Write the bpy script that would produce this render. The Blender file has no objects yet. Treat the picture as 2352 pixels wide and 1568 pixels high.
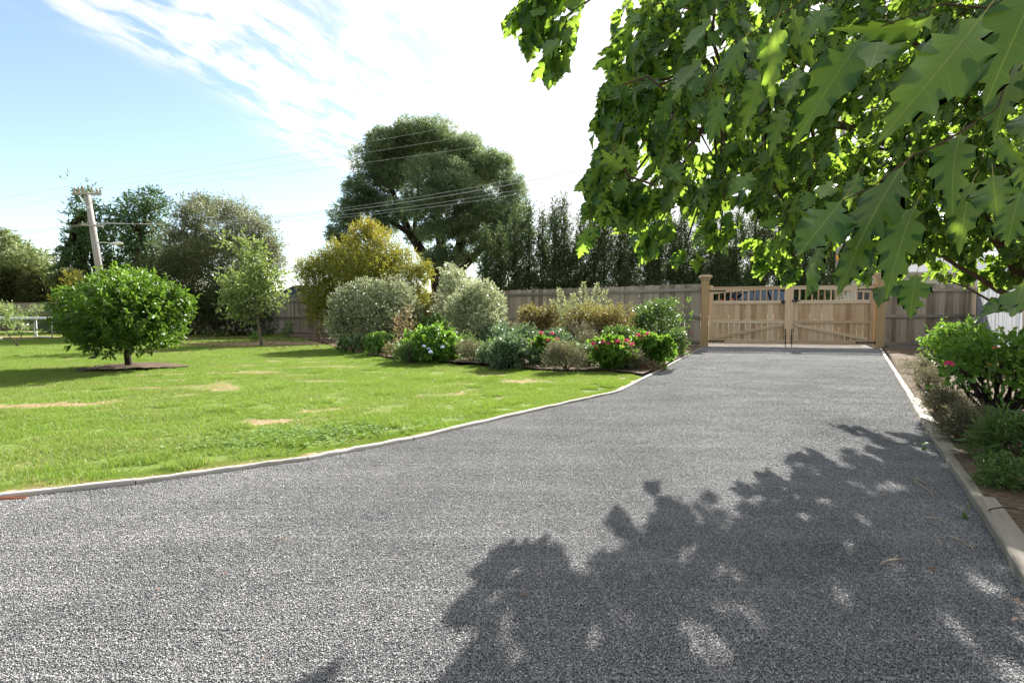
import bpy, bmesh, math, random
import numpy as np
from mathutils import Vector, Matrix, Euler
from mathutils.geometry import delaunay_2d_cdt

random.seed(11)
RNG = np.random.default_rng(11)
SC = bpy.context.scene
COL = SC.collection

# ------------------------------------------------------------------ camera
H = 0.90                       # eye height
F = 1150.0                     # focal length in units of a 2352 px wide picture
CX, CY, HY = 1176.0, 784.0, 727.0
cam = bpy.data.cameras.new('camera')
cam_o = bpy.data.objects.new('camera', cam)
COL.objects.link(cam_o)
cam.sensor_width = 36.0
cam.lens = 36.0 * F / 2352.0
cam.clip_start = 0.05
cam.clip_end = 3000
PITCH = math.atan((CY - HY) / F)
cam_o.location = (0, 0, H)
cam_o.rotation_euler = (math.pi / 2 - PITCH, 0, 0)
SC.camera = cam_o

# ------------------------------------------------------------------ sun and sky
SUN_AZ, SUN_EL = math.radians(24.5), math.radians(32.5)
sd = Vector((math.sin(SUN_AZ) * math.cos(SUN_EL), math.cos(SUN_AZ) * math.cos(SUN_EL), math.sin(SUN_EL)))
sun = bpy.data.lights.new('sun', 'SUN')
sun.energy = 5.0
sun.angle = math.radians(0.55)
sun.color = (1.0, 0.95, 0.87)
sun_o = bpy.data.objects.new('sun', sun)
COL.objects.link(sun_o)
sun_o.location = (0, 0, 30)
sun_o.rotation_euler = sd.to_track_quat('Z', 'Y').to_euler()

world = bpy.data.worlds.new('World')
SC.world = world
world.use_nodes = True
wt = world.node_tree
wt.nodes.clear()


def N(t, typ, **kw):
    n = t.nodes.new(typ)
    for k, v in kw.items():
        if k.startswith('i_'):
            n.inputs[k[2:].replace('_', ' ')].default_value = v
        else:
            setattr(n, k, v)
    return n


def math_node(t, op, a, b=None, c=None, clamp=False):
    n = t.nodes.new('ShaderNodeMath')
    n.operation = op
    n.use_clamp = clamp
    for i, v in enumerate((a, b, c)):
        if v is None:
            continue
        if isinstance(v, (int, float)):
            n.inputs[i].default_value = v
        else:
            t.links.new(v, n.inputs[i])
    return n.outputs[0]


def map_range(t, v, a, b, c=0.0, d=1.0, smooth=True):
    n = t.nodes.new('ShaderNodeMapRange')
    n.interpolation_type = 'SMOOTHSTEP' if smooth else 'LINEAR'
    t.links.new(v, n.inputs[0])
    for i, x in enumerate((a, b, c, d)):
        n.inputs[i + 1].default_value = x
    return n.outputs[0]


def build_world():
    t = wt
    L = t.links.new
    sky = N(t, 'ShaderNodeTexSky', sky_type='NISHITA', sun_disc=False)
    sky.sun_elevation = SUN_EL
    sky.sun_rotation = SUN_AZ
    sky.air_density = 1.1
    sky.dust_density = 0.4
    sky.ozone_density = 0.8
    tc = N(t, 'ShaderNodeTexCoord')
    sep = N(t, 'ShaderNodeSeparateXYZ')
    L(tc.outputs['Generated'], sep.inputs[0])
    z = math_node(t, 'MAXIMUM', sep.outputs[2], 0.02)
    X = math_node(t, 'DIVIDE', sep.outputs[0], z)
    Y = math_node(t, 'DIVIDE', sep.outputs[1], z)
    # a sheet of high cloud with a straight edge that runs away from the viewer
    s = math_node(t, 'ADD', X, 1.84)
    s = math_node(t, 'SUBTRACT', s, math_node(t, 'MULTIPLY', Y, 0.185))
    cmb = N(t, 'ShaderNodeCombineXYZ')
    L(math_node(t, 'MULTIPLY', s, 7.5), cmb.inputs[0])
    L(math_node(t, 'MULTIPLY', Y, 3.4), cmb.inputs[1])
    n1 = N(t, 'ShaderNodeTexNoise')
    n1.inputs['Scale'].default_value = 1.0
    n1.inputs['Detail'].default_value = 7.0
    n1.inputs['Roughness'].default_value = 0.62
    n1.inputs['Distortion'].default_value = 0.35
    L(cmb.outputs[0], n1.inputs['Vector'])
    cmb2 = N(t, 'ShaderNodeCombineXYZ')
    L(math_node(t, 'MULTIPLY', s, 1.3), cmb2.inputs[0])
    L(math_node(t, 'MULTIPLY', Y, 0.55), cmb2.inputs[1])
    cmb2.inputs[2].default_value = 4.0
    n2 = N(t, 'ShaderNodeTexNoise')
    n2.inputs['Scale'].default_value = 1.0
    n2.inputs['Detail'].default_value = 3.0
    L(cmb2.outputs[0], n2.inputs['Vector'])
    c0 = map_range(t, math_node(t, 'ADD', s, math_node(t, 'MULTIPLY', math_node(t, 'SUBTRACT', n2.outputs[0], 0.5), 1.1)), -0.12, 0.22)
    holes = map_range(t, n1.outputs[0], 0.36, 0.58)
    thick = map_range(t, math_node(t, 'ADD', s, math_node(t, 'SUBTRACT', n2.outputs[0], 0.5)), 0.25, 2.3)
    fill = math_node(t, 'ADD', math_node(t, 'MULTIPLY', holes, math_node(t, 'SUBTRACT', 1.0, thick)), thick)
    sheet = math_node(t, 'MULTIPLY', c0, fill)
    # low cumulus along the horizon
    mp = N(t, 'ShaderNodeMapping')
    mp.inputs['Scale'].default_value = (3.1, 3.1, 8.5)
    mp.inputs['Location'].default_value = (0.4, 1.3, 0.0)
    L(tc.outputs['Generated'], mp.inputs[0])
    n3 = N(t, 'ShaderNodeTexNoise')
    n3.inputs['Scale'].default_value = 1.0
    n3.inputs['Detail'].default_value = 5.0
    L(mp.outputs[0], n3.inputs['Vector'])
    low = math_node(t, 'ADD', n3.outputs[0], math_node(t, 'MULTIPLY', math_node(t, 'SUBTRACT', 0.10, sep.outputs[2]), 1.9))
    cum = map_range(t, low, 0.56, 0.64)
    cov = math_node(t, 'MAXIMUM', sheet, cum)
    mix = N(t, 'ShaderNodeMix', data_type='RGBA')
    L(cov, mix.inputs[0])
    skyw = N(t, 'ShaderNodeMix', data_type='RGBA')
    skyw.inputs[0].default_value = 0.04        # thin high veil over the blue
    L(sky.outputs[0], skyw.inputs[6])
    skyw.inputs[7].default_value = (4.5, 4.55, 4.6, 1)
    L(skyw.outputs[2], mix.inputs[6])
    # cloud scatters light forward: brighter toward the sun
    dp = N(t, 'ShaderNodeVectorMath', operation='DOT_PRODUCT')
    L(tc.outputs['Generated'], dp.inputs[0])
    dp.inputs[1].default_value = tuple(sd)
    cb = map_range(t, dp.outputs['Value'], -0.4, 1.0, 2.9, 5.6, False)
    cc = N(t, 'ShaderNodeCombineColor')
    L(cb, cc.inputs[0]); L(math_node(t, 'MULTIPLY', cb, 1.01), cc.inputs[1]); L(math_node(t, 'MULTIPLY', cb, 1.03), cc.inputs[2])
    L(cc.outputs[0], mix.inputs[7])
    bg = N(t, 'ShaderNodeBackground')
    bg.inputs['Strength'].default_value = 0.068
    L(mix.outputs[2], bg.inputs[0])
    out = N(t, 'ShaderNodeOutputWorld')
    L(bg.outputs[0], out.inputs[0])


build_world()
VS = SC.view_settings
VS.view_transform = 'Standard'
VS.look = 'None'
VS.exposure = 1.82
VS.gamma = 1.0
VS.use_curve_mapping = False
SC.render.engine = 'CYCLES'
SC.cycles.use_denoising = True
SC.cycles.max_bounces = 7
SC.cycles.diffuse_bounces = 3
SC.cycles.transmission_bounces = 4
SC.cycles.transparent_max_bounces = 4
SC.cycles.glossy_bounces = 2
SC.cycles.sample_clamp_indirect = 6.0
SC.cycles.caustics_reflective = False
SC.cycles.caustics_refractive = False


# ------------------------------------------------------------------ picture-to-place helpers
def G(px, py, z=0.0):
    """ground point seen at a picture position"""
    d = F * (H - z) / (py - HY)
    return np.array(((px - CX) / F * d, d, z))


def P(px, py, d):
    """point at distance d in the direction of a picture position"""
    return np.array(((px - CX) / F * d, d, H + (HY - py) / F * d))


def lerp(a, b, t):
    return a + (b - a) * t


_vt = np.random.default_rng(5).random((256, 256))


def vnoise(x, y):
    x = np.asarray(x, float); y = np.asarray(y, float)
    xi = np.floor(x).astype(int); yi = np.floor(y).astype(int)
    fx = x - xi; fy = y - yi
    fx = fx * fx * (3 - 2 * fx); fy = fy * fy * (3 - 2 * fy)
    a = _vt[xi % 256, yi % 256]; b = _vt[(xi + 1) % 256, yi % 256]
    c = _vt[xi % 256, (yi + 1) % 256]; d = _vt[(xi + 1) % 256, (yi + 1) % 256]
    return (a * (1 - fx) + b * fx) * (1 - fy) + (c * (1 - fx) + d * fx) * fy


def fbm(x, y, o=3):
    s = 0; a = 0.5; t = 0
    for i in range(o):
        s = s + a * vnoise(np.asarray(x) * 2 ** i + 17 * i, np.asarray(y) * 2 ** i + 31 * i)
        t += a; a *= 0.5
    return s / t


def sstep(a, b, x):
    t = np.clip((np.asarray(x, float) - a) / (b - a), 0, 1)
    return t * t * (3 - 2 * t)


def in_poly(pts, poly):
    x = pts[:, 0]; y = pts[:, 1]
    c = np.zeros(len(pts), bool)
    n = len(poly)
    for i in range(n):
        x1, y1 = poly[i][0], poly[i][1]; x2, y2 = poly[(i + 1) % n][0], poly[(i + 1) % n][1]
        if y1 == y2:
            continue
        m = ((y1 > y) != (y2 > y)) & (x < (x2 - x1) * (y - y1) / (y2 - y1) + x1)
        c ^= m
    return c


def dist_poly(pts, line):
    best = np.full(len(pts), 1e9)
    for i in range(len(line) - 1):
        a = np.array(line[i][:2]); b = np.array(line[i + 1][:2])
        ab = b - a
        t = np.clip(((pts[:, :2] - a) @ ab) / (ab @ ab + 1e-12), 0, 1)
        q = a + t[:, None] * ab
        best = np.minimum(best, np.linalg.norm(pts[:, :2] - q, axis=1))
    return best


def norm(a):
    a = np.asarray(a, float)
    return a / (np.linalg.norm(a, axis=-1, keepdims=True) + 1e-12)


# ------------------------------------------------------------------ object helpers
def tag(o, label=None, cat=None, group=None, kind=None):
    if label: o['label'] = label
    if cat: o['category'] = cat
    if group: o['group'] = group
    if kind: o['kind'] = kind
    return o


def thing(name, label, cat, loc=(0, 0, 0), rz=0.0, group=None):
    o = bpy.data.objects.new(name, None)
    o.empty_display_size = 0.2
    COL.objects.link(o)
    o.location = tuple(float(v) for v in loc)
    o.rotation_euler = (0, 0, rz)
    return tag(o, label, cat, group)


def link(name, me, mat=None, parent=None, kind=None):
    o = bpy.data.objects.new(name, me)
    COL.objects.link(o)
    if mat is not None and not me.materials:
        me.materials.append(mat)
    if parent is not None:
        o.parent = parent
    if kind: o['kind'] = kind
    return o


def np_mesh(name, verts, faces, attrs=None, smooth=False):
    """faces: (n,k) array, or list of such arrays"""
    me = bpy.data.meshes.new(name)
    if not isinstance(faces, (list, tuple)):
        faces = [faces]
    faces = [np.asarray(f, np.int32) for f in faces if len(f)]
    verts = np.asarray(verts, np.float32)
    me.vertices.add(len(verts))
    me.vertices.foreach_set('co', verts.ravel())
    nl = sum(f.size for f in faces); npoly = sum(len(f) for f in faces)
    me.loops.add(nl)
    me.loops.foreach_set('vertex_index', np.concatenate([f.ravel() for f in faces]))
    me.polygons.add(npoly)
    tot = np.concatenate([np.full(len(f), f.shape[1], np.int32) for f in faces])
    st = np.concatenate(([0], np.cumsum(tot)[:-1])).astype(np.int32)
    me.polygons.foreach_set('loop_start', st)
    if smooth:
        me.polygons.foreach_set('use_smooth', np.ones(npoly, bool))
    for k, v in (attrs or {}).items():
        v = np.asarray(v, np.float32)
        if v.ndim == 1:
            a = me.attributes.new(k, 'FLOAT', 'POINT'); a.data.foreach_set('value', v)
        else:
            a = me.attributes.new(k, 'FLOAT_VECTOR', 'POINT'); a.data.foreach_set('vector', v.ravel())
    me.update(calc_edges=True)
    return me


class MB:
    """collects shapes for one mesh"""

    def __init__(self, org=(0, 0, 0)):
        self.v = []; self.f = []; self.org = Vector([float(c) for c in org])

    def add(self, vs, fs):
        b = len(self.v)
        self.v += [Vector([float(c) for c in p]) - self.org for p in vs]
        self.f += [tuple(i + b for i in f) for f in fs]
        return self

    def box(self, c, size, M=None, bev=0.0):
        sx, sy, sz = (s / 2 for s in size)
        if bev <= 0:
            vs = [(-sx, -sy, -sz), (sx, -sy, -sz), (sx, sy, -sz), (-sx, sy, -sz), (-sx, -sy, sz), (sx, -sy, sz), (sx, sy, sz), (-sx, sy, sz)]
            fs = [(0, 3, 2, 1), (4, 5, 6, 7), (0, 1, 5, 4), (1, 2, 6, 5), (2, 3, 7, 6), (3, 0, 4, 7)]
        else:
            bm = bmesh.new()
            bmesh.ops.create_cube(bm, size=1.0, matrix=Matrix.Diagonal((size[0], size[1], size[2], 1)))
            bmesh.ops.bevel(bm, geom=bm.edges[:], offset=bev, segments=1, affect='EDGES')
            bm.verts.index_update()
            vs = [tuple(v.co) for v in bm.verts]; fs = [tuple(v.index for v in f.verts) for f in bm.faces]
            bm.free()
        M = M or Matrix.Identity(4)
        return self.add([(M @ Vector(v)) + Vector([float(x) for x in c]) for v in vs], fs)

    def tube(self, pts, radii, seg=8, cap=True):
        pts = [Vector([float(c) for c in p]) for p in pts]
        if isinstance(radii, (int, float)):
            radii = [radii] * len(pts)
        vs = []; fs = []
        up = Vector((0.13, 0.21, 1)).normalized()
        for i, p in enumerate(pts):
            t = (pts[min(i + 1, len(pts) - 1)] - pts[max(i - 1, 0)])
            t = t.normalized() if t.length > 1e-9 else Vector((0, 0, 1))
            a = t.cross(up)
            if a.length < 1e-3: a = t.cross(Vector((1, 0, 0)))
            a.normalize(); b = t.cross(a).normalized()
            for k in range(seg):
                an = 2 * math.pi * k / seg
                vs.append(p + (a * math.cos(an) + b * math.sin(an)) * radii[i])
        for i in range(len(pts) - 1):
            for k in range(seg):
                k2 = (k + 1) % seg
                fs.append((i * seg + k, i * seg + k2, (i + 1) * seg + k2, (i + 1) * seg + k))
        if cap:
            fs.append(tuple(range(seg))[::-1]); fs.append(tuple((len(pts) - 1) * seg + k for k in range(seg)))
        return self.add(vs, fs)

    def prism(self, outline, depth, M):
        """outline in local xz plane, extruded along local y by depth"""
        n = len(outline)
        vs = [M @ Vector((x, -depth / 2, z)) for x, z in outline] + [M @ Vector((x, depth / 2, z)) for x, z in outline]
        fs = [tuple(range(n)), tuple(range(2 * n - 1, n - 1, -1))]
        fs += [(i, i + n, (i + 1) % n + n, (i + 1) % n) for i in range(n)]
        return self.add(vs, fs)

    def build(self, name, mat, parent=None, smooth=False, kind=None):
        me = bpy.data.meshes.new(name)
        me.from_pydata([tuple(v) for v in self.v], [], self.f)
        if smooth:
            me.polygons.foreach_set('use_smooth', [True] * len(me.polygons))
        bm = bmesh.new(); bm.from_mesh(me)
        bmesh.ops.recalc_face_normals(bm, faces=bm.faces[:])
        bm.to_mesh(me); bm.free()
        me.update()
        return link(name, me, mat, parent, kind)


# ------------------------------------------------------------------ materials
def new_mat(name):
    m = bpy.data.materials.new(name)
    m.use_nodes = True
    t = m.node_tree
    t.nodes.clear()
    out = t.nodes.new('ShaderNodeOutputMaterial')
    return m, t, out


def ramp(t, fac, stops):
    r = t.nodes.new('ShaderNodeValToRGB')
    el = r.color_ramp.elements
    while len(el) < len(stops): el.new(0.5)
    for e, (p, c) in zip(el, stops):
        e.position = p; e.color = (*c, 1)
    t.links.new(fac, r.inputs[0])
    return r.outputs[0]


def bsdf(t, col=None, rough=0.6, spec=0.3, metal=0.0):
    b = t.nodes.new('ShaderNodeBsdfPrincipled')
    if col is not None:
        if isinstance(col, tuple): b.inputs['Base Color'].default_value = (*col, 1)
        else: t.links.new(col, b.inputs['Base Color'])
    if isinstance(rough, (int, float)): b.inputs['Roughness'].default_value = rough
    else: t.links.new(rough, b.inputs['Roughness'])
    b.inputs['Specular IOR Level'].default_value = spec
    b.inputs['Metallic'].default_value = metal
    return b


def noise(t, scale, detail=3, vec=None, rough=0.5, dist=0.0):
    n = t.nodes.new('ShaderNodeTexNoise')
    n.inputs['Scale'].default_value = scale
    n.inputs['Detail'].default_value = detail
    n.inputs['Roughness'].default_value = rough
    n.inputs['Distortion'].default_value = dist
    if vec is not None: t.links.new(vec, n.inputs['Vector'])
    return n.outputs[0]


def attr(t, name, typ='GEOMETRY', out='Fac'):
    a = t.nodes.new('ShaderNodeAttribute')
    a.attribute_name = name; a.attribute_type = typ
    return a.outputs[out]


def mixc(t, fac, a, b):
    m = t.nodes.new('ShaderNodeMix'); m.data_type = 'RGBA'
    for i, v in ((0, fac), (6, a), (7, b)):
        if isinstance(v, (int, float)): m.inputs[i].default_value = v
        elif isinstance(v, tuple): m.inputs[i].default_value = (*v, 1)
        else: t.links.new(v, m.inputs[i])
    return m.outputs[2]


def bump(t, h, strength, dist, b):
    n = t.nodes.new('ShaderNodeBump')
    n.inputs['Strength'].default_value = strength
    n.inputs['Distance'].default_value = dist
    t.links.new(h, n.inputs['Height'])
    t.links.new(n.outputs[0], b.inputs['Normal'])


def leaf_mat(name, cols, trans, tmix=0.45, rough=0.45, spec=0.35):
    """leaves: colour varies from leaf to leaf, light passes through"""
    m, t, out = new_mat(name)
    r = attr(t, 'rnd')
    n = len(cols)
    c = ramp(t, r, [(i / max(1, n - 1), cc) for i, cc in enumerate(cols)])
    b = bsdf(t, c, rough, spec)
    tr = t.nodes.new('ShaderNodeBsdfTranslucent')
    t.links.new(mixc(t, 0.6, c, trans), tr.inputs[0])
    ms = t.nodes.new('ShaderNodeMixShader')
    ms.inputs[0].default_value = tmix * 0.8
    t.links.new(b.outputs[0], ms.inputs[1]); t.links.new(tr.outputs[0], ms.inputs[2])
    t.links.new(ms.outputs[0], out.inputs[0])
    return m


def plain(name, col, rough=0.5, spec=0.3, metal=0.0, var=0.15, scale=6.0):
    m, t, out = new_mat(name)
    tc = t.nodes.new('ShaderNodeTexCoord')
    n = noise(t, scale, 4, tc.outputs['Object'])
    c = mixc(t, n, tuple(x * (1 - var) for x in col), tuple(min(1, x * (1 + var)) for x in col))
    b = bsdf(t, c, rough, spec, metal)
    t.links.new(b.outputs[0], out.inputs[0])
    return m


def wood(name, c_dark, c_mid, c_light, axis='Z', rough=0.75, green=0.0, pervar=0.5, scale=1.0):
    """weathered timber: grain along one axis, each piece its own tone"""
    m, t, out = new_mat(name)
    tc = t.nodes.new('ShaderNodeTexCoord')
    oi = t.nodes.new('ShaderNodeObjectInfo')
    mp = t.nodes.new('ShaderNodeMapping')
    s = [26 * scale] * 3
    s['XYZ'.index(axis)] = 1.6 * scale
    mp.inputs['Scale'].default_value = s
    off = t.nodes.new('ShaderNodeCombineXYZ')
    o1 = math_node(t, 'MULTIPLY', oi.outputs['Random'], 37.0)
    for i in range(3): t.links.new(o1, off.inputs[i])
    t.links.new(off.outputs[0], mp.inputs['Location'])
    t.links.new(tc.outputs['Object'], mp.inputs[0])
    g = noise(t, 1.0, 6, mp.outputs[0], 0.65, 1.2)
    mp2 = t.nodes.new('ShaderNodeMapping')
    s2 = [4.0] * 3; s2['XYZ'.index(axis)] = 1.1
    mp2.inputs['Scale'].default_value = s2
    t.links.new(off.outputs[0], mp2.inputs['Location'])
    t.links.new(tc.outputs['Object'], mp2.inputs[0])
    big = noise(t, 1.0, 3, mp2.outputs[0], 0.5)
    f = math_node(t, 'ADD', math_node(t, 'MULTIPLY', g, 0.55), math_node(t, 'MULTIPLY', big, 0.35))
    f = math_node(t, 'ADD', f, math_node(t, 'MULTIPLY', math_node(t, 'SUBTRACT', oi.outputs['Random'], 0.45), pervar))
    c = ramp(t, f, [(0.12, c_dark), (0.45, c_mid), (0.8, c_light)])
    if green > 0:
        gm = map_range(t, noise(t, 1.1, 3, tc.outputs['Object']), 0.5, 0.75)
        c = mixc(t, math_node(t, 'MULTIPLY', gm, green), c, (0.16, 0.17, 0.06))
    b = bsdf(t, c, rough, 0.2)
    bump(t, g, 0.35, 0.004, b)
    t.links.new(b.outputs[0], out.inputs[0])
    return m


M = {}
M['bark'] = plain('bark_brown', (0.085, 0.06, 0.042), 0.9, 0.1, 0, 0.5, 14)
M['bark_dark'] = plain('bark_dark', (0.035, 0.027, 0.022), 0.9, 0.1, 0, 0.5, 10)
M['bark_grey'] = plain('bark_grey', (0.17, 0.15, 0.12), 0.9, 0.1, 0, 0.4, 12)
M['stem_green'] = plain('stem_green', (0.10, 0.14, 0.04), 0.7, 0.2)
M['stem_red'] = plain('stem_red', (0.13, 0.05, 0.03), 0.7, 0.2)
M['paling'] = wood('paling_timber', (0.14, 0.112, 0.080), (0.31, 0.258, 0.195), (0.50, 0.44, 0.355), 'Z', green=0.05, pervar=0.46)
M['paling_far'] = wood('paling_timber_brown', (0.10, 0.076, 0.058), (0.20, 0.16, 0.125), (0.32, 0.28, 0.23), 'Z', green=0.2, pervar=0.35)
M['paling_pale'] = wood('paling_timber_pale', (0.24, 0.25, 0.27), (0.37, 0.385, 0.41), (0.52, 0.54, 0.57), 'Z', pervar=0.4)
M['rail'] = wood('rail_timber', (0.12, 0.105, 0.082), (0.25, 0.225, 0.185), (0.40, 0.37, 0.31), 'X', green=0.2, pervar=0.3)
M['gate_v'] = wood('gate_board_timber', (0.26, 0.155, 0.085), (0.53, 0.365, 0.215), (0.70, 0.55, 0.39), 'Z', pervar=0.45, rough=0.6)
M['gate_h'] = wood('gate_rail_timber', (0.34, 0.225, 0.13), (0.58, 0.435, 0.285), (0.73, 0.61, 0.45), 'X', pervar=0.3, rough=0.6)
M['post'] = wood('gate_post_timber', (0.22, 0.14, 0.07), (0.42, 0.29, 0.15), (0.55, 0.41, 0.24), 'Z', pervar=0.1)
M['kerb'] = wood('edging_timber', (0.13, 0.118, 0.10), (0.34, 0.32, 0.29), (0.56, 0.54, 0.51), 'X', pervar=0.2)
M['sleeper'] = wood('sleeper_timber', (0.10, 0.088, 0.07), (0.27, 0.245, 0.205), (0.45, 0.42, 0.37), 'X', pervar=0.2)
M['pole_wood'] = wood('pole_timber', (0.17, 0.16, 0.15), (0.33, 0.315, 0.30), (0.47, 0.46, 0.44), 'Z', pervar=0.1)
M['pole_dark'] = wood('pole_timber_dark', (0.14, 0.13, 0.12), (0.28, 0.27, 0.26), (0.40, 0.39, 0.38), 'Z', pervar=0.1)
M['black_iron'] = plain('black_iron', (0.012, 0.012, 0.013), 0.45, 0.5)
M['galv'] = plain('galvanised_steel', (0.62, 0.64, 0.66), 0.35, 0.5, 0.6, 0.1)
M['white_pad'] = plain('white_vinyl', (0.78, 0.80, 0.82), 0.4, 0.4, 0, 0.05)
M['black_mat'] = plain('black_mesh', (0.02, 0.02, 0.022), 0.7)
M['porcelain'] = plain('insulator_porcelain', (0.42, 0.36, 0.33), 0.2, 0.6)
M['wire'] = plain('wire_aluminium', (0.42, 0.43, 0.44), 0.5, 0.4, 0.3)
M['pipe'] = plain('black_poly_pipe', (0.014, 0.013, 0.013), 0.5)
M['brick'] = plain('red_brick', (0.33, 0.12, 0.07), 0.85, 0.1, 0, 0.3, 30)
M['orange'] = plain('orange_plate', (0.62, 0.30, 0.06), 0.5)
M['twig'] = plain('dry_twig', (0.36, 0.29, 0.21), 0.85, 0.1, 0, 0.35, 20)
M['lamp_glass'] = plain('lamp_lens', (0.7, 0.7, 0.7), 0.2, 0.5)
M['house_wall'] = plain('painted_weatherboard', (0.55, 0.56, 0.55), 0.6)
M['house_roof'] = plain('roof_steel', (0.30, 0.31, 0.32), 0.45, 0.4)
M['win_dark'] = plain('window_glass', (0.03, 0.035, 0.04), 0.08, 0.6)
M['car_blue'] = plain('car_paint_navy', (0.012, 0.02, 0.055), 0.18, 0.6, 0.2, 0.03)
M['car_grey'] = plain('car_paint_charcoal', (0.04, 0.045, 0.05), 0.2, 0.6, 0.2, 0.03)
M['car_glass'] = plain('car_glass', (0.03, 0.06, 0.11), 0.12, 0.8, 0, 0.02)  # blue base colour paints in the sky reflected by the windows
M['tyre'] = plain('tyre_rubber', (0.018, 0.018, 0.018), 0.85)
M['rim'] = plain('alloy_rim', (0.5, 0.5, 0.52), 0.3, 0.5, 0.8)
M['tail_red'] = plain('tail_light_red', (0.55, 0.02, 0.015), 0.2, 0.5)
M['head_lens'] = plain('head_light_lens', (0.7, 0.72, 0.74), 0.1, 0.6)
M['pot'] = plain('dark_pot', (0.03, 0.025, 0.02), 0.6)
M['petal_pink'] = leaf_mat('petal_pink', [(0.55, 0.03, 0.10), (0.72, 0.07, 0.20), (0.85, 0.22, 0.36)], (0.95, 0.15, 0.3), 0.35, 0.6, 0.1)
M['petal_blue'] = leaf_mat('petal_blue', [(0.42, 0.50, 0.75), (0.58, 0.66, 0.84), (0.75, 0.80, 0.90)], (0.7, 0.75, 0.95), 0.3, 0.6, 0.1)
M['petal_orange'] = leaf_mat('petal_orange', [(0.50, 0.12, 0.03), (0.62, 0.20, 0.05), (0.7, 0.3, 0.08)], (0.9, 0.35, 0.05), 0.4, 0.6, 0.1)

M['oak'] = None
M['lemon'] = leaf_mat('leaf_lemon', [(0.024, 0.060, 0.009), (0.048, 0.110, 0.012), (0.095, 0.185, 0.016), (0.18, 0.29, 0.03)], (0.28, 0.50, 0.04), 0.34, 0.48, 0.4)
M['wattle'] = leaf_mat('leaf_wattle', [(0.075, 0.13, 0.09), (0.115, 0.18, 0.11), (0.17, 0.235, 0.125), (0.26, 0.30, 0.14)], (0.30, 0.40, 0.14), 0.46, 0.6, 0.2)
M['cypress'] = leaf_mat('leaf_hedge', [(0.035, 0.060, 0.034), (0.055, 0.09, 0.04), (0.08, 0.12, 0.048), (0.12, 0.145, 0.06)], (0.16, 0.22, 0.07), 0.32, 0.6, 0.2)
M['conifer'] = leaf_mat('leaf_conifer', [(0.03, 0.065, 0.038), (0.045, 0.095, 0.042), (0.075, 0.14, 0.045), (0.12, 0.18, 0.05)], (0.16, 0.28, 0.07), 0.3, 0.6, 0.2)
M['olive'] = leaf_mat('leaf_olive', [(0.085, 0.105, 0.058), (0.135, 0.155, 0.09), (0.205, 0.225, 0.14), (0.32, 0.33, 0.24)], (0.38, 0.42, 0.20), 0.36, 0.5, 0.35)
M['darkbush'] = leaf_mat('leaf_dark_bush', [(0.025, 0.035, 0.016), (0.045, 0.060, 0.020), (0.08, 0.09, 0.025)], (0.18, 0.22, 0.05), 0.3, 0.55, 0.25)
M['euc'] = leaf_mat('leaf_eucalypt', [(0.11, 0.16, 0.065), (0.17, 0.22, 0.09), (0.26, 0.30, 0.14)], (0.36, 0.44, 0.16), 0.4, 0.5, 0.3)
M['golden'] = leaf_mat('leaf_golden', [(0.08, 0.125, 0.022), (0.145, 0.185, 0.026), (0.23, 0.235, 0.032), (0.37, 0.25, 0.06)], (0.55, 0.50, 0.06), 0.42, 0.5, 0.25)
M['greygreen'] = leaf_mat('leaf_grey_green', [(0.065, 0.095, 0.05), (0.13, 0.17, 0.09), (0.26, 0.30, 0.18), (0.44, 0.47, 0.31)], (0.40, 0.44, 0.22), 0.34, 0.5, 0.3)
M['varieg'] = leaf_mat('leaf_variegated', [(0.07, 0.11, 0.055), (0.19, 0.24, 0.13), (0.46, 0.50, 0.32), (0.78, 0.80, 0.60)], (0.65, 0.70, 0.36), 0.34, 0.42, 0.4)
M['young'] = leaf_mat('leaf_young_tree', [(0.065, 0.11, 0.035), (0.11, 0.17, 0.05), (0.17, 0.24, 0.07), (0.25, 0.31, 0.11)], (0.38, 0.48, 0.12), 0.42, 0.42, 0.4)
M['bright'] = leaf_mat('leaf_bright_green', [(0.050, 0.12, 0.018), (0.085, 0.19, 0.025), (0.14, 0.27, 0.035)], (0.30, 0.52, 0.05), 0.42, 0.42, 0.35)
M['midgreen'] = leaf_mat('leaf_mid_green', [(0.040, 0.085, 0.025), (0.07, 0.13, 0.035), (0.11, 0.19, 0.05)], (0.22, 0.36, 0.06), 0.38, 0.42, 0.4)
M['bluegreen'] = leaf_mat('leaf_blue_green', [(0.045, 0.085, 0.045), (0.075, 0.13, 0.07), (0.13, 0.20, 0.11)], (0.22, 0.34, 0.12), 0.36, 0.42, 0.4)
M['copper'] = leaf_mat('leaf_copper', [(0.11, 0.11, 0.05), (0.20, 0.15, 0.085), (0.30, 0.235, 0.15)], (0.42, 0.32, 0.14), 0.35, 0.5, 0.25)
M['brownyel'] = leaf_mat('leaf_yellow_brown', [(0.060, 0.034, 0.022), (0.095, 0.052, 0.03), (0.17, 0.15, 0.045), (0.29, 0.29, 0.075)], (0.40, 0.36, 0.08), 0.36, 0.5, 0.25)
M['lavender'] = leaf_mat('leaf_lavender', [(0.085, 0.085, 0.045), (0.14, 0.14, 0.085), (0.20, 0.19, 0.12)], (0.30, 0.28, 0.14), 0.32, 0.6, 0.15)
M['spike'] = leaf_mat('leaf_pale_spike', [(0.18, 0.23, 0.09), (0.27, 0.33, 0.14), (0.40, 0.44, 0.24)], (0.50, 0.55, 0.22), 0.42, 0.5, 0.2)
M['clover'] = leaf_mat('leaf_clover', [(0.09, 0.18, 0.035), (0.15, 0.26, 0.06), (0.24, 0.34, 0.13)], (0.34, 0.5, 0.1), 0.4, 0.6, 0.2)
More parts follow.
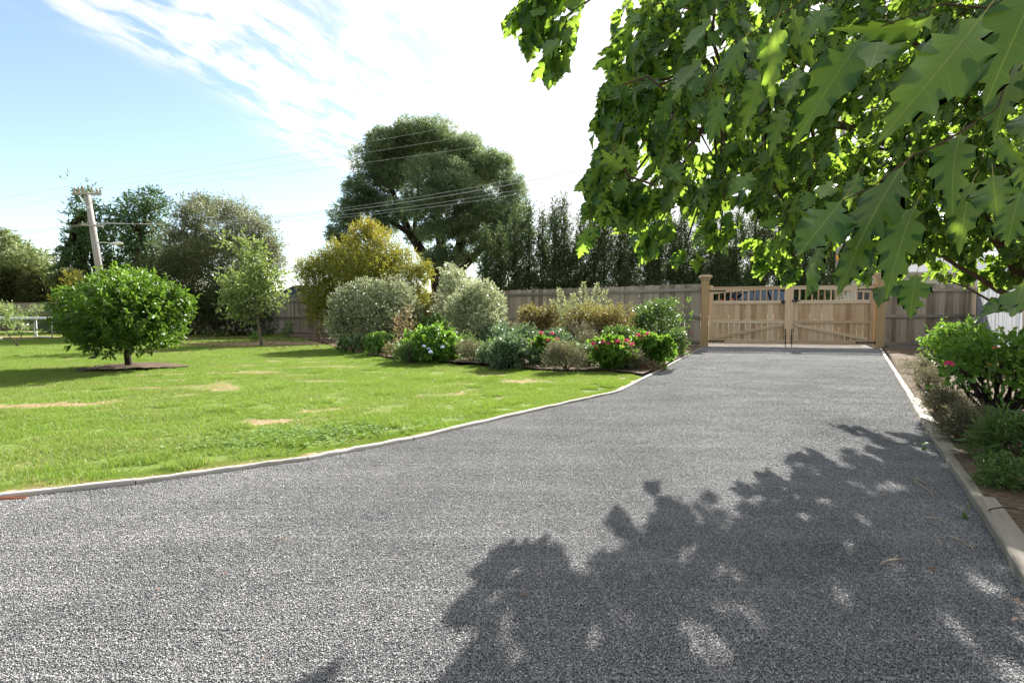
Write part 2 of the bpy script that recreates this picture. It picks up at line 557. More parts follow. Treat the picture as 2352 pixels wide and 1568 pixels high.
M['chips'] = leaf_mat('bark_chips', [(0.055, 0.032, 0.022), (0.13, 0.075, 0.048), (0.23, 0.145, 0.10), (0.36, 0.26, 0.19)], (0.3, 0.2, 0.1), 0.05, 0.8, 0.15)


def oak_material():
    m, t, out = new_mat('leaf_oak')
    uv = t.nodes.new('ShaderNodeAttribute'); uv.attribute_name = 'leafuv'
    sep = t.nodes.new('ShaderNodeSeparateXYZ'); t.links.new(uv.outputs['Vector'], sep.inputs[0])
    u = math_node(t, 'ABSOLUTE', sep.outputs[0]); v = sep.outputs[1]
    oi = t.nodes.new('ShaderNodeObjectInfo')
    r = math_node(t, 'FRACT', math_node(t, 'ADD', attr(t, 'rnd'), oi.outputs['Random']))
    c = ramp(t, r, [(0.0, (0.016, 0.072, 0.024)), (0.45, (0.026, 0.105, 0.030)), (0.8, (0.046, 0.145, 0.034)), (1.0, (0.11, 0.22, 0.035))])
    tcn = noise(t, 9.0, 3, uv.outputs['Vector'])
    c = mixc(t, math_node(t, 'MULTIPLY', tcn, 0.45), c, (0.025, 0.07, 0.02))
    # midrib and side veins
    mid = map_range(t, u, 0.004, 0.013, 1.0, 0.0)
    w = math_node(t, 'SUBTRACT', v, math_node(t, 'MULTIPLY', u, 0.62))
    fr = math_node(t, 'FRACT', math_node(t, 'MULTIPLY', math_node(t, 'ADD', w, 0.02), 5.6))
    side = map_range(t, math_node(t, 'ABSOLUTE', math_node(t, 'SUBTRACT', fr, 0.5)), 0.016, 0.05, 1.0, 0.0)
    vein = math_node(t, 'MAXIMUM', mid, math_node(t, 'MULTIPLY', side, 0.28))
    c = mixc(t, math_node(t, 'MULTIPLY', vein, 0.8), c, (0.28, 0.34, 0.08))
    pet = map_range(t, v, -0.02, 0.01, 1.0, 0.0)
    c = mixc(t, pet, c, (0.30, 0.15, 0.05))
    sp_ = map_range(t, noise(t, 16.0, 3, uv.outputs['Vector']), 0.70, 0.76)
    c = mixc(t, math_node(t, 'MULTIPLY', sp_, 0.7), c, (0.12, 0.07, 0.03))
    b = bsdf(t, c, 0.38, 0.42)
    bump(t, math_node(t, 'ADD', math_node(t, 'MULTIPLY', vein, -1.0), math_node(t, 'MULTIPLY', noise(t, 14.0, 2, uv.outputs['Vector']), 0.8)), 0.35, 0.004, b)
    tr = t.nodes.new('ShaderNodeBsdfTranslucent')
    t.links.new(mixc(t, 0.72, c, (0.45, 0.66, 0.06)), tr.inputs[0])
    ms = t.nodes.new('ShaderNodeMixShader'); ms.inputs[0].default_value = 0.44
    t.links.new(b.outputs[0], ms.inputs[1]); t.links.new(tr.outputs[0], ms.inputs[2])
    t.links.new(ms.outputs[0], out.inputs[0])
    return m


M['oak'] = oak_material()


def grass_blade_mat():
    m, t, out = new_mat('grass_blades')
    geo = t.nodes.new('ShaderNodeNewGeometry')
    dry = attr(t, 'dry', 'INSTANCER')
    r = attr(t, 'rnd')
    pn = noise(t, 1.3, 4, geo.outputs['Position'])
    f = math_node(t, 'ADD', math_node(t, 'MULTIPLY', r, 0.55), math_node(t, 'MULTIPLY', pn, 0.6))
    c = ramp(t, f, [(0.2, (0.085, 0.150, 0.020)), (0.55, (0.15, 0.245, 0.034)), (0.9, (0.26, 0.35, 0.075))])
    d = math_node(t, 'ADD', dry, math_node(t, 'MULTIPLY', math_node(t, 'SUBTRACT', r, 0.5), 0.7))
    c = mixc(t, map_range(t, d, 0.35, 0.85), c, (0.40, 0.32, 0.17))
    b = bsdf(t, c, 0.5, 0.3)
    tr = t.nodes.new('ShaderNodeBsdfTranslucent')
    t.links.new(mixc(t, 0.45, c, (0.32, 0.46, 0.06)), tr.inputs[0])
    ms = t.nodes.new('ShaderNodeMixShader'); ms.inputs[0].default_value = 0.4
    t.links.new(b.outputs[0], ms.inputs[1]); t.links.new(tr.outputs[0], ms.inputs[2])
    t.links.new(ms.outputs[0], out.inputs[0])
    return m


def lawn_mat():
    m, t, out = new_mat('lawn_soil')
    geo = t.nodes.new('ShaderNodeNewGeometry')
    dry = attr(t, 'dry')
    pn = noise(t, 1.3, 4, geo.outputs['Position'])
    fine = noise(t, 40.0, 4, geo.outputs['Position'])
    c = ramp(t, math_node(t, 'ADD', math_node(t, 'MULTIPLY', pn, 0.6), math_node(t, 'MULTIPLY', fine, 0.4)),
             [(0.25, (0.07, 0.11, 0.022)), (0.55, (0.12, 0.17, 0.035)), (0.8, (0.17, 0.22, 0.05))])
    brown = ramp(t, fine, [(0.25, (0.14, 0.085, 0.05)), (0.5, (0.27, 0.19, 0.115)), (0.75, (0.42, 0.33, 0.21))])
    d = math_node(t, 'ADD', dry, math_node(t, 'MULTIPLY', math_node(t, 'SUBTRACT', fine, 0.5), 0.6))
    c = mixc(t, map_range(t, d, 0.35, 0.75), c, brown)
    b = bsdf(t, c, 0.9, 0.1)
    bump(t, fine, 0.6, 0.02, b)
    t.links.new(b.outputs[0], out.inputs[0])
    return m


def gravel_mats():
    m, t, out = new_mat('gravel_bed')
    geo = t.nodes.new('ShaderNodeNewGeometry')
    vo = t.nodes.new('ShaderNodeTexVoronoi'); vo.inputs['Scale'].default_value = 140
    t.links.new(geo.outputs['Position'], vo.inputs['Vector'])
    sp = t.nodes.new('ShaderNodeSeparateXYZ'); t.links.new(vo.outputs['Color'], sp.inputs[0])
    c = ramp(t, sp.outputs[0], [(0.0, (0.025, 0.027, 0.032)), (0.5, (0.07, 0.07, 0.075)), (1.0, (0.18, 0.18, 0.18))])
    b = bsdf(t, c, 0.85, 0.2)
    bump(t, vo.outputs['Distance'], -1.0, 0.006, b)
    t.links.new(b.outputs[0], out.inputs[0])
    m2, t, out = new_mat('gravel_stone')
    geo = t.nodes.new('ShaderNodeNewGeometry')
    r = attr(t, 'rnd')
    big = noise(t, 0.9, 3, geo.outputs['Position'])
    mpv = t.nodes.new('ShaderNodeMapping'); mpv.inputs['Scale'].default_value = (1.5, 4.5, 1); mpv.inputs['Rotation'].default_value = (0, 0, .25)
    t.links.new(geo.outputs['Position'], mpv.inputs[0])
    st = noise(t, 1.0, 4, mpv.outputs[0])
    f = math_node(t, 'ADD', r, math_node(t, 'MULTIPLY', math_node(t, 'SUBTRACT', math_node(t, 'ADD', big, st), 1.0), 0.48))
    c = ramp(t, f, [(0.0, (0.09, 0.093, 0.10)), (0.35, (0.23, 0.232, 0.238)), (0.7, (0.375, 0.375, 0.375)), (0.9, (0.49, 0.487, 0.475)), (1.0, (0.64, 0.62, 0.59))])
    b = bsdf(t, c, 0.75, 0.3)
    t.links.new(b.outputs[0], out.inputs[0])
    return m, m2


def soil_mat(name, c1, c2, c3, sc=30.0):
    m, t, out = new_mat(name)
    geo = t.nodes.new('ShaderNodeNewGeometry')
    n = noise(t, sc, 6, geo.outputs['Position'], 0.6)
    n2 = noise(t, 1.6, 3, geo.outputs['Position'])
    f = math_node(t, 'ADD', math_node(t, 'MULTIPLY', n, 0.6), math_node(t, 'MULTIPLY', n2, 0.4))
    c = ramp(t, f, [(0.3, c1), (0.5, c2), (0.72, c3)])
    b = bsdf(t, c, 0.95, 0.1)
    bump(t, n, 0.9, 0.03, b)
    t.links.new(b.outputs[0], out.inputs[0])
    return m


M['blade'] = grass_blade_mat()
M['lawn'] = lawn_mat()
M['gravel_bed'], M['stone'] = gravel_mats()
M['mulch'] = soil_mat('mulch_soil', (0.045, 0.032, 0.023), (0.11, 0.081, 0.058), (0.22, 0.168, 0.122))
M['verge'] = soil_mat('verge_ground', (0.14, 0.14, 0.06), (0.27, 0.24, 0.12), (0.42, 0.36, 0.22), 8.0)
M['asphalt'] = soil_mat('asphalt', (0.04, 0.04, 0.042), (0.055, 0.055, 0.057), (0.075, 0.075, 0.077), 60.0)
M['hill'] = soil_mat('hill_forest', (0.03, 0.05, 0.035), (0.05, 0.075, 0.045), (0.09, 0.11, 0.06), 0.06)

# ------------------------------------------------------------------ key lines of the place
GATE_L = G(1618, 796); GATE_R = G(2017, 801)
F0 = G(1604, 796.5)                        # fence beside the left gate post
F1 = G(702, 768)
fdir = norm(F1 - F0)
F2 = F0 + fdir * 25.0                      # fence corner hidden behind the dark bush
F3 = np.array((-38.0, 37.0, 0))
R1 = G(2236, 798); R0 = GATE_R + norm(R1 - GATE_R) * 0.075
R2 = R1 + np.array((-0.57, -0.82, 0)) * 11.0
LAWN_Z, BED_Z = 0.018, 0.026
KL = [G(*p) for p in ((0, 1149), (300, 1117), (520, 1088), (700, 1061), (860, 1030), (945, 1013), (1100, 977), (1240, 943), (1420, 902), (1520, 850), (1612, 798))]
k0 = KL[0] + norm(KL[0] - KL[1]) * 1.6
k00 = k0 + norm(KL[0] - KL[1]) * 9.0 + np.array((0, -1.5, 0))
KLX = [k00, k0] + KL
KR = [G(*p) for p in ((2024, 800), (2095, 905), (2150, 992), (2235, 1108), (2312, 1215))]
kr_end = KR[-1] + norm(KR[-1] - KR[-2]) * 3.0
KRX = KR + [kr_end]
BED_EDGE = [G(*p) for p in ((1478, 868), (1440, 862), (1390, 857), (1310, 856), (1230, 853), (1150, 848), (1090, 842), (1020, 838), (950, 833), (890, 826), (830, 817), (775, 803), (745, 790))]


def fence_y(x):
    """line of the street fence"""
    t = (np.asarray(x, float) - F0[0]) / fdir[0]
    return F0[1] + fdir[1] * t


def ground_z(x, y):
    s = np.asarray(y, float) - np.where(np.asarray(x) < F2[0], np.minimum(fence_y(x), 37.5), np.maximum(fence_y(x), 13.9))
    return -0.03 + 0.84 * sstep(0.4, 9.0, s) + 0.35 * sstep(12, 40, s)


# ------------------------------------------------------------------ ground sheets
def ground():
    xs = np.concatenate([-np.geomspace(2500, 52, 16), np.linspace(-50, 50, 101), np.geomspace(52, 2500, 16)])
    ys = np.concatenate([np.linspace(-60, -10, 6), np.linspace(-8, 60, 120), np.geomspace(62, 2600, 18)])
    X, Y = np.meshgrid(xs, ys, indexing='ij')
    Z = ground_z(X, Y)
    v = np.stack([X, Y, Z], -1).reshape(-1, 3)
    nx, ny = len(xs), len(ys)
    i, j = np.meshgrid(np.arange(nx - 1), np.arange(ny - 1), indexing='ij')
    a = (i * ny + j).ravel()
    f = np.stack([a, a + ny, a + ny + 1, a + 1], 1)
    tag(link('ground', np_mesh('ground', v, f, smooth=True), M['verge']), kind='structure')


ground()


def sheet(name, poly, z, mat, step=0.2, attrs_fn=None, zfn=None):
    poly = [np.asarray(p, float)[:2] for p in poly]
    P2 = np.array(poly)
    lo = P2.min(0); hi = P2.max(0)
    g = np.stack(np.meshgrid(np.arange(lo[0], hi[0], step), np.arange(lo[1], hi[1], step), indexing='ij'), -1).reshape(-1, 2)
    g = g + RNG.uniform(-.2, .2, g.shape) * step
    g = g[in_poly(g, poly)]
    g = g[dist_poly(g, poly + [poly[0]]) > step * 0.35]
    vs = [Vector(p) for p in poly] + [Vector(p) for p in g]
    n = len(poly)
    r = delaunay_2d_cdt(vs, [], [list(range(n))], 1, 1e-5)
    v2 = np.array([(p.x, p.y) for p in r[0]]); f = np.array([t for t in r[2] if len(t) == 3], np.int32)
    zz = np.full(len(v2), z) if zfn is None else z + zfn(v2[:, 0], v2[:, 1])
    at = attrs_fn(v2[:, 0], v2[:, 1]) if attrs_fn else None
    me = np_mesh(name, np.column_stack([v2, zz]), f, at, smooth=True)
    bm = bmesh.new(); bm.from_mesh(me)
    bmesh.ops.recalc_face_normals(bm, faces=bm.faces[:])
    if sum(fc.normal.z for fc in bm.faces) < 0:
        bmesh.ops.reverse_faces(bm, faces=bm.faces[:])
    bm.to_mesh(me); bm.free()
    return tag(link(name, me, mat), kind='structure')


DRY = [  # worn and dry patches of the lawn: centre, half sizes, strength, turn
    (G(60, 938), 0.95, 0.22, 0.9, 0.25), (G(470, 862), 1.5, 0.22, 0.8, 0.2), (G(655, 972), 0.34, 0.10, 0.9, 0.3), (G(745, 948), 0.30, 0.09, 0.7, 0.3),
    (G(1210, 877), 0.5, 0.22, 0.75, 0.1), (G(1050, 886), 0.6, 0.2, 0.6, 0.2), (G(1000, 912), 0.5, 0.14, 0.65, 0.3), (G(100, 1122), 0.13, 0.05, 1.0, 0.3),
    (G(640, 790), 3.4, 1.5, 0.95, 0.1), (G(520, 795), 2.6, 0.8, 0.75, 0.1), (G(350, 897), 0.5, 0.16, 0.7, 0.0), (G(60, 775), 5.0, 1.3, 0.9, 0.0),
    (G(760, 845), 1.2, 0.2, 0.6, 0.25), (G(930, 860), 0.8, 0.16, 0.5, 0.2), (G(1260, 905), 0.35, 0.10, 0.6, 0.2), (G(880, 950), 0.3, 0.08, 0.5, 0.3),
    (G(420, 1002), 0.22, 0.06, 0.5, 0.3), (G(560, 935), 0.4, 0.1, 0.5, 0.2), (G(300, 945), 0.4, 0.1, 0.4, 0.1), (G(330, 780), 3.5, 0.6, 0.7, 0.1),
    (G(160, 905), 0.7, 0.14, 0.5, 0.2), (G(1130, 925), 0.35, 0.1, 0.5, 0.2), (G(230, 1050), 0.2, 0.05, 0.4, 0.2)]


def dryness(x, y):
    x = np.asarray(x, float); y = np.asarray(y, float)
    w1 = fbm(x * 1.7 + 3, y * 1.7, 3) - 0.5
    d = np.zeros_like(x)
    for c, a, b, s, th in DRY:
        dx = x - c[0]; dy = y - c[1]
        u = (dx * math.cos(th) + dy * math.sin(th)) / a; v = (-dx * math.sin(th) + dy * math.cos(th)) / b
        r = np.sqrt(u * u + v * v) + w1 * 1.1
        d = np.maximum(d, s * (1 - sstep(0.5, 1.25, r)))
    n = fbm(x * 0.9 + 51.3, y * 1.6 + 8.1, 4)
    d = np.maximum(d, 0.7 * sstep(0.62, 0.76, n) * sstep(3.4, 5.0, y))
    d = np.maximum(d, 0.38 * sstep(0.40, 0.62, fbm(x * 1.3 + 20, y * 2.0 + 70, 4)))
    d = np.maximum(d, 0.5 * sstep(0.62, 0.75, fbm(x * 3.1 + 9, y * 4.5, 3)))
    return d


# driveway
sheet('gravel_driveway', [(-14, -5), (16, -5), (16, 13.2), (11.5, 17), (9.8, 19.5), (5.2, 21.5), (4.6, 15.2), (-1, 9), (-14, 4)], 0.0, M['gravel_bed'], 0.5,
      zfn=lambda x, y: np.where(y > 14.0, np.maximum(ground_z(x, y) + 0.035, 0), 0))
# lawn
lawn_poly = [k00, k0] + KL[:9] + [BED_EDGE[0]] + BED_EDGE[1:] + [G(700, 781), F2 + np.array((2, -1.5, 0)), F2 + np.array((0, -1.6, 0)), F3 + np.array((0, -2.0, 0)), np.array((-38, 2.0, 0))]
sheet('lawn', lawn_poly, LAWN_Z, M['lawn'], 0.22, lambda x, y: {'dry': np.maximum(dryness(x, y), 0.95 * (dist_poly(np.column_stack([x, y]), KLX) < .02))}, zfn=lambda x, y: 0.03 * (fbm(x * .5, y * .5, 2) - .5) * sstep(0.2, 1.5, y - 2.2))
# planting bed along the fence (left of the gate)
bed_poly = BED_EDGE + [G(700, 780.5), F2 + np.array((2, -1.49, 0)), F2 + np.array((0, -1.59, 0)), F3 + np.array((0, -1.99, 0)), F3 + np.array((0, .3, 0)), F2, F0, KL[10], KL[9]]
sheet('mulch_bed', bed_poly, BED_Z, M['mulch'], 0.25, zfn=lambda x, y: 0.06 * fbm(x * 1.5, y * 1.5, 3))
# planting bed on the right
rbed = KRX + [np.array((14, -2, 0)), np.array((14.5, 8, 0)), R1 + np.array((.5, .5, 0)), R0 + np.array((0, .1, 0))]
sheet('mulch_bed', rbed, BED_Z - 0.01, M['mulch'], 0.25, zfn=lambda x, y: 0.06 * fbm(x * 1.5, y * 1.5, 3))
# road beyond the fence
rd = []
for s in (-70, -40, -20, 0, 20, 45):
    a = F0 - fdir * s * -1
    rd.append(a)
RN = np.array((-fdir[1], fdir[0], 0))
if RN[1] < 0: RN = -RN
pts_a = [F0 + fdir * s + RN * 7.5 for s in np.linspace(70, -45, 60)]
pts_b = [F0 + fdir * s + RN * 13.5 for s in np.linspace(70, -45, 60)]
rv = np.array(pts_a + pts_b); rv[:, 2] = ground_z(rv[:, 0], rv[:, 1]) + 0.03
rf = np.array([(i, i + 1, 61 + i, 60 + i) for i in range(59)])
tag(link('road', np_mesh('road', rv, rf, smooth=True), M['asphalt']), kind='structure')

# hills on the horizon
hx = np.linspace(-620, 500, 90)
hy = np.linspace(0, 160, 12)
HX, HYY = np.meshgrid(hx, hy, indexing='ij')
hz = (18 + 26 * fbm(HX * 0.006 + 4, HYY * 0.004, 3)) * np.sin(np.clip(HYY / 160, 0, 1) * math.pi) ** 0.7 - 1
hz = hz * (0.55 + 0.45 * sstep(150, -250, HX))
hv = np.stack([HX, 520 + HYY, hz], -1).reshape(-1, 3)
ii, jj = np.meshgrid(np.arange(89), np.arange(11), indexing='ij')
aa = (ii * 12 + jj).ravel()
tag(link('hills', np_mesh('hills', hv, np.stack([aa, aa + 12, aa + 13, aa + 1], 1), smooth=True), M['hill']), kind='structure')


# ------------------------------------------------------------------ instanced stuff: gravel stones and grass
def instancer(name, pts, rot, scl, idx, tiles, extra=None, kind='stuff'):
    tc = bpy.data.collections.new(name + '_tiles')
    for i, (me, mat) in enumerate(tiles):
        me.materials.append(mat)
        tc.objects.link(bpy.data.objects.new('%s_tile_%d' % (name, i), me))
    me = bpy.data.meshes.new(name)
    me.vertices.add(len(pts)); me.vertices.foreach_set('co', np.asarray(pts, np.float32).ravel())
    a = me.attributes.new('rotz', 'FLOAT', 'POINT'); a.data.foreach_set('value', np.asarray(rot, np.float32))
    a = me.attributes.new('scl', 'FLOAT', 'POINT'); a.data.foreach_set('value', np.asarray(scl, np.float32))
    a = me.attributes.new('idx', 'INT', 'POINT'); a.data.foreach_set('value', np.asarray(idx, np.int32))
    for k, v in (extra or {}).items():
        a = me.attributes.new(k, 'FLOAT', 'POINT'); a.data.foreach_set('value', np.asarray(v, np.float32))
    o = link(name, me)
    ng = bpy.data.node_groups.new(name + '_nodes', 'GeometryNodeTree')
    ng.interface.new_socket('Geometry', in_out='INPUT', socket_type='NodeSocketGeometry')
    ng.interface.new_socket('Geometry', in_out='OUTPUT', socket_type='NodeSocketGeometry')
    gi = ng.nodes.new('NodeGroupInput'); go = ng.nodes.new('NodeGroupOutput')
    ci = ng.nodes.new('GeometryNodeCollectionInfo')
    ci.inputs['Collection'].default_value = tc
    ci.inputs['Separate Children'].default_value = True
    ci.inputs['Reset Children'].default_value = True
    iop = ng.nodes.new('GeometryNodeInstanceOnPoints')
    iop.inputs['Pick Instance'].default_value = True

    def na(nm, dt):
        n = ng.nodes.new('GeometryNodeInputNamedAttribute'); n.data_type = dt
        n.inputs['Name'].default_value = nm
        return n.outputs['Attribute']
    cx = ng.nodes.new('ShaderNodeCombineXYZ'); er = ng.nodes.new('FunctionNodeEulerToRotation')
    L = ng.links.new
    L(na('rotz', 'FLOAT'), cx.inputs[2]); L(cx.outputs[0], er.inputs[0])
    L(gi.outputs[0], iop.inputs['Points']); L(ci.outputs[0], iop.inputs['Instance'])
    L(na('idx', 'INT'), iop.inputs['Instance Index'])
    L(er.outputs[0], iop.inputs['Rotation']); L(na('scl', 'FLOAT'), iop.inputs['Scale'])
    L(iop.outputs[0], go.inputs[0])
    md = o.modifiers.new('scatter', 'NODES'); md.node_group = ng
    return tag(o, kind=kind)


def stone_tile(seed, size, n, smin, smax):
    r = np.random.default_rng(seed)
    base = np.array([(1, 0, 0), (-1, 0, 0), (0, 1, 0), (0, -1, 0), (0, 0, 1), (0, 0, -1)], float)
    fc = np.array([(0, 2, 4), (2, 1, 4), (1, 3, 4), (3, 0, 4), (2, 0, 5), (1, 2, 5), (3, 1, 5), (0, 3, 5)])
    k = int(math.sqrt(n))
    gx, gy = np.meshgrid(np.arange(k), np.arange(k))
    c = (np.stack([gx.ravel(), gy.ravel()], 1) + r.uniform(0, 1, (k * k, 2))) / k * size - size / 2
    n = len(c)
    s = r.uniform(smin, smax, n) * np.where(r.random(n) < 0.03, 1.7, 1.0)
    v = base[None] + r.normal(0, 0.22, (n, 6, 3))
    v *= r.uniform(0.65, 1.2, (n, 1, 3))
    # random turn
    q = norm(r.normal(size=(n, 4)))
    w, x, y, z = q.T
    R = np.stack([1 - 2 * (y * y + z * z), 2 * (x * y - z * w), 2 * (x * z + y * w), 2 * (x * y + z * w), 1 - 2 * (x * x + z * z), 2 * (y * z - x * w), 2 * (x * z - y * w), 2 * (y * z + x * w), 1 - 2 * (x * x + y * y)], 1).reshape(n, 3, 3)
    v = np.einsum('nij,nkj->nki', R, v) * s[:, None, None] * 0.5
    v[:, :, 2] *= 0.8
    v[:, :, :2] += c[:, None]
    v[:, :, 2] += (s * 0.25 + r.uniform(0, 0.0055, n) ** 1.0)[:, None]
    f = (fc[None] + (np.arange(n) * 6)[:, None, None]).reshape(-1, 3)
    return np_mesh('gravel_stone', v.reshape(-1, 3), f, {'rnd': np.repeat(np.clip(r.beta(1.6, 1.9, n), 0, 1), 6)})


def blade_tile(seed, size, n, h0, h1, w0, w1, clover=0):
    r = np.random.default_rng(seed)
    p = r.uniform(-size / 2, size / 2, (n, 2)) * 1.12
    az = r.uniform(0, 2 * math.pi, n); la = r.uniform(0, 2 * math.pi, n)
    h = r.uniform(h0, h1, n); w = r.uniform(w0, w1, n)
    lean = h * r.uniform(0.1, 1.1, n)
    v = np.zeros((n, 3, 3))
    v[:, 0, 0] = p[:, 0] - np.cos(az) * w; v[:, 0, 1] = p[:, 1] - np.sin(az) * w
    v[:, 1, 0] = p[:, 0] + np.cos(az) * w; v[:, 1, 1] = p[:, 1] + np.sin(az) * w
    v[:, 2, 0] = p[:, 0] + np.cos(la) * lean; v[:, 2, 1] = p[:, 1] + np.sin(la) * lean
    v[:, 2, 2] = h
    f = np.arange(n * 3).reshape(-1, 3)
    return np_mesh('grass_blade', v.reshape(-1, 3), f, {'rnd': np.repeat(r.random(n), 3)})


def scatter_gravel():
    T = 0.20
    tiles = [(stone_tile(s, T * 1.05, 3000, 0.0034, 0.0056), M['stone']) for s in (1, 2, 3)]
    g = np.stack(np.meshgrid(np.arange(-7, 12, T), np.arange(0.3, 19.5, T), indexing='ij'), -1).reshape(-1, 2)
    drive = [np.array((-9, -2)), k0] + KL + [G(1618, 796), np.array((5.0, 20)), np.array((12, 19.5)), G(2017, 801)] + KR + [kr_end, np.array((4, -2))]
    inside = in_poly(g, drive) & (np.abs(g[:, 0]) < g[:, 1] * 1.12 + 0.5)
    near = dist_poly(g, KLX) < 0.16
    nr = dist_poly(g, KRX) < 0.16
    g = g[inside | ((near | nr) & (np.abs(g[:, 0]) < g[:, 1] * 1.12 + 0.5))]
    z = np.where(g[:, 1] > 14.2, np.maximum(ground_z(g[:, 0], g[:, 1]) + 0.035, 0), 0.0) + 0.003 * (fbm(g[:, 0] * 1.3, g[:, 1] * 3.2, 3) - 0.5)
    n = len(g)
    instancer('gravel', np.column_stack([g, z]), RNG.integers(0, 4, n) * math.pi / 2, np.ones(n), RNG.integers(0, 3, n), tiles)


def scatter_grass():
    T = 0.24
    tiles = [(blade_tile(s, T, 1000, 0.010, 0.032, 0.0014, 0.0026), M['blade']) for s in (1, 2)]
    tiles += [(blade_tile(5, T, 330, 0.006, 0.022, 0.0012, 0.0022), M['blade'])]
    tiles += [(blade_tile(7, T * 1.6, 700, 0.02, 0.05, 0.003, 0.006), M['blade'])]
    tiles += [(blade_tile(8, T * .8, 700, 0.018, 0.055, 0.0016, 0.003), M['blade'])]
    out = []
    for T_, lo, hi in ((T, 0, 11.0), (T * 1.5, 11.0, 27.0)):
        g = np.stack(np.meshgrid(np.arange(-30, 4, T_), np.arange(1.3, 27, T_), indexing='ij'), -1).reshape(-1, 2)
        g = g + RNG.uniform(-.25, .25, g.shape) * T_
        d = g[:, 1]
        m = (d >= lo) & (d < hi) & (np.abs(g[:, 0]) < d * 1.1 + 0.8) & in_poly(g, lawn_poly)
        g = g[m]
        edge = dist_poly(g, KLX)
        g = g[edge > T_ * 0.5 + 0.045]
        out.append((g, hi > 12))
    # the strip beside the timber edging gets small tufts
    strip = np.stack(np.meshgrid(np.arange(-4, 3.4, 0.055), np.arange(1.3, 9, 0.055), indexing='ij'), -1).reshape(-1, 2)
    strip = strip + RNG.uniform(-.02, .02, strip.shape)
    e = dist_poly(strip, KLX)
    m = in_poly(strip, lawn_poly) & (e > 0.022 + 0.085 * fbm(strip[:, 0] * 4, strip[:, 1] * 4, 2)) & (e < 0.19) & (np.abs(strip[:, 0]) < strip[:, 1] * 1.1 + 0.5)
    strip = strip[m]
    pts = []; idx = []; scl = []
    for g, far in out:
        dr = dryness(g[:, 0], g[:, 1])
        pts.append(g)
        if far: ix = np.full(len(g), 3)
        else: ix = RNG.integers(0, 2, len(g))
        ix = np.where((RNG.random(len(g)) < 0.10) & (dr < .3), 4, ix)
        ix = np.where((dr > 0.42), 2, ix)
        idx.append(ix); scl.append(RNG.uniform(0.9, 1.15, len(g)) * np.where((ix == 2) & far, 1.5, 1.0))
    pts.append(strip); idx.append(np.full(len(strip), 2)); scl.append(np.full(len(strip), 0.3) * RNG.uniform(0.8, 1.3, len(strip)))
    # keep these small tufts as tall as the rest by using the tall tile
    idx[-1] = RNG.integers(0, 2, len(strip)); scl[-1] = scl[-1] * 0 + RNG.uniform(0.26, 0.42, len(strip))
    g = np.concatenate(pts); ix = np.concatenate(idx); sc = np.concatenate(scl)
    keep = ~((dryness(g[:, 0], g[:, 1]) > 0.85) & (RNG.random(len(g)) < 0.75))
    g = g[keep]; ix = ix[keep]; sc = sc[keep]
    z = LAWN_Z - 0.002 + 0.03 * (fbm(g[:, 0] * .5, g[:, 1] * .5, 2) - .5) * sstep(0.2, 1.5, g[:, 1] - 2.2)
    dr = np.clip(dryness(g[:, 0], g[:, 1]), 0, 1)
    instancer('lawn_grass', np.column_stack([g, z]), RNG.uniform(0, 6.28, len(g)), sc, ix, tiles, {'dry': dr})


scatter_gravel()
scatter_grass()


# ------------------------------------------------------------------ leaves and plants
T_DIAMOND = (np.array([(0, 0, 0), (0.5, 0.45, 0.06), (0, 1, 0), (-0.5, 0.45, 0.06)]), np.array([(0, 1, 2, 3)]))
T_LEAF = (np.array([(0, 0, 0), (0.42, 0.32, 0.10), (0.36, 0.68, 0.06), (0, 1, -0.12), (-0.36, 0.68, 0.06), (-0.42, 0.32, 0.10), (0, 0.5, 0.02)]),
          np.array([(0, 1, 6), (1, 2, 6), (2, 3, 6), (3, 4, 6), (4, 5, 6), (5, 0, 6)]))
T_ROUND = (np.array([(0, 0, 0), (0.45, 0.2, 0.08), (0.55, 0.6, 0.12), (0.25, 0.98, 0.05), (-0.25, 0.98, 0.05), (-0.55, 0.6, 0.12), (-0.45, 0.2, 0.08), (0, 0.5, -0.03)]),
           np.array([(0, 1, 7), (1, 2, 7), (2, 3, 7), (3, 4, 7), (4, 5, 7), (5, 6, 7), (6, 0, 7)]))


def leaf_arrays(pos, d, nrm, ln, wd, tmpl, rnd, uv=False):
    tv, tf = tmpl[0], tmpl[1]
    pos = np.asarray(pos, float); d = norm(d)
    side = norm(np.cross(d, nrm)); nn = np.cross(side, d)
    V = pos[:, None] + (tv[None, :, 0:1] * wd[:, None, None]) * side[:, None] + (tv[None, :, 1:2] * ln[:, None, None]) * d[:, None] + (tv[None, :, 2:3] * ln[:, None, None]) * nn[:, None]
    n, k = len(pos), len(tv)
    Fc = (tf[None] + (np.arange(n) * k)[:, None, None]).reshape(-1, tf.shape[1])
    at = {'rnd': np.repeat(rnd, k)}
    if uv: at['leafuv'] = np.tile(tmpl[2], (n, 1))
    return V.reshape(-1, 3), Fc, at


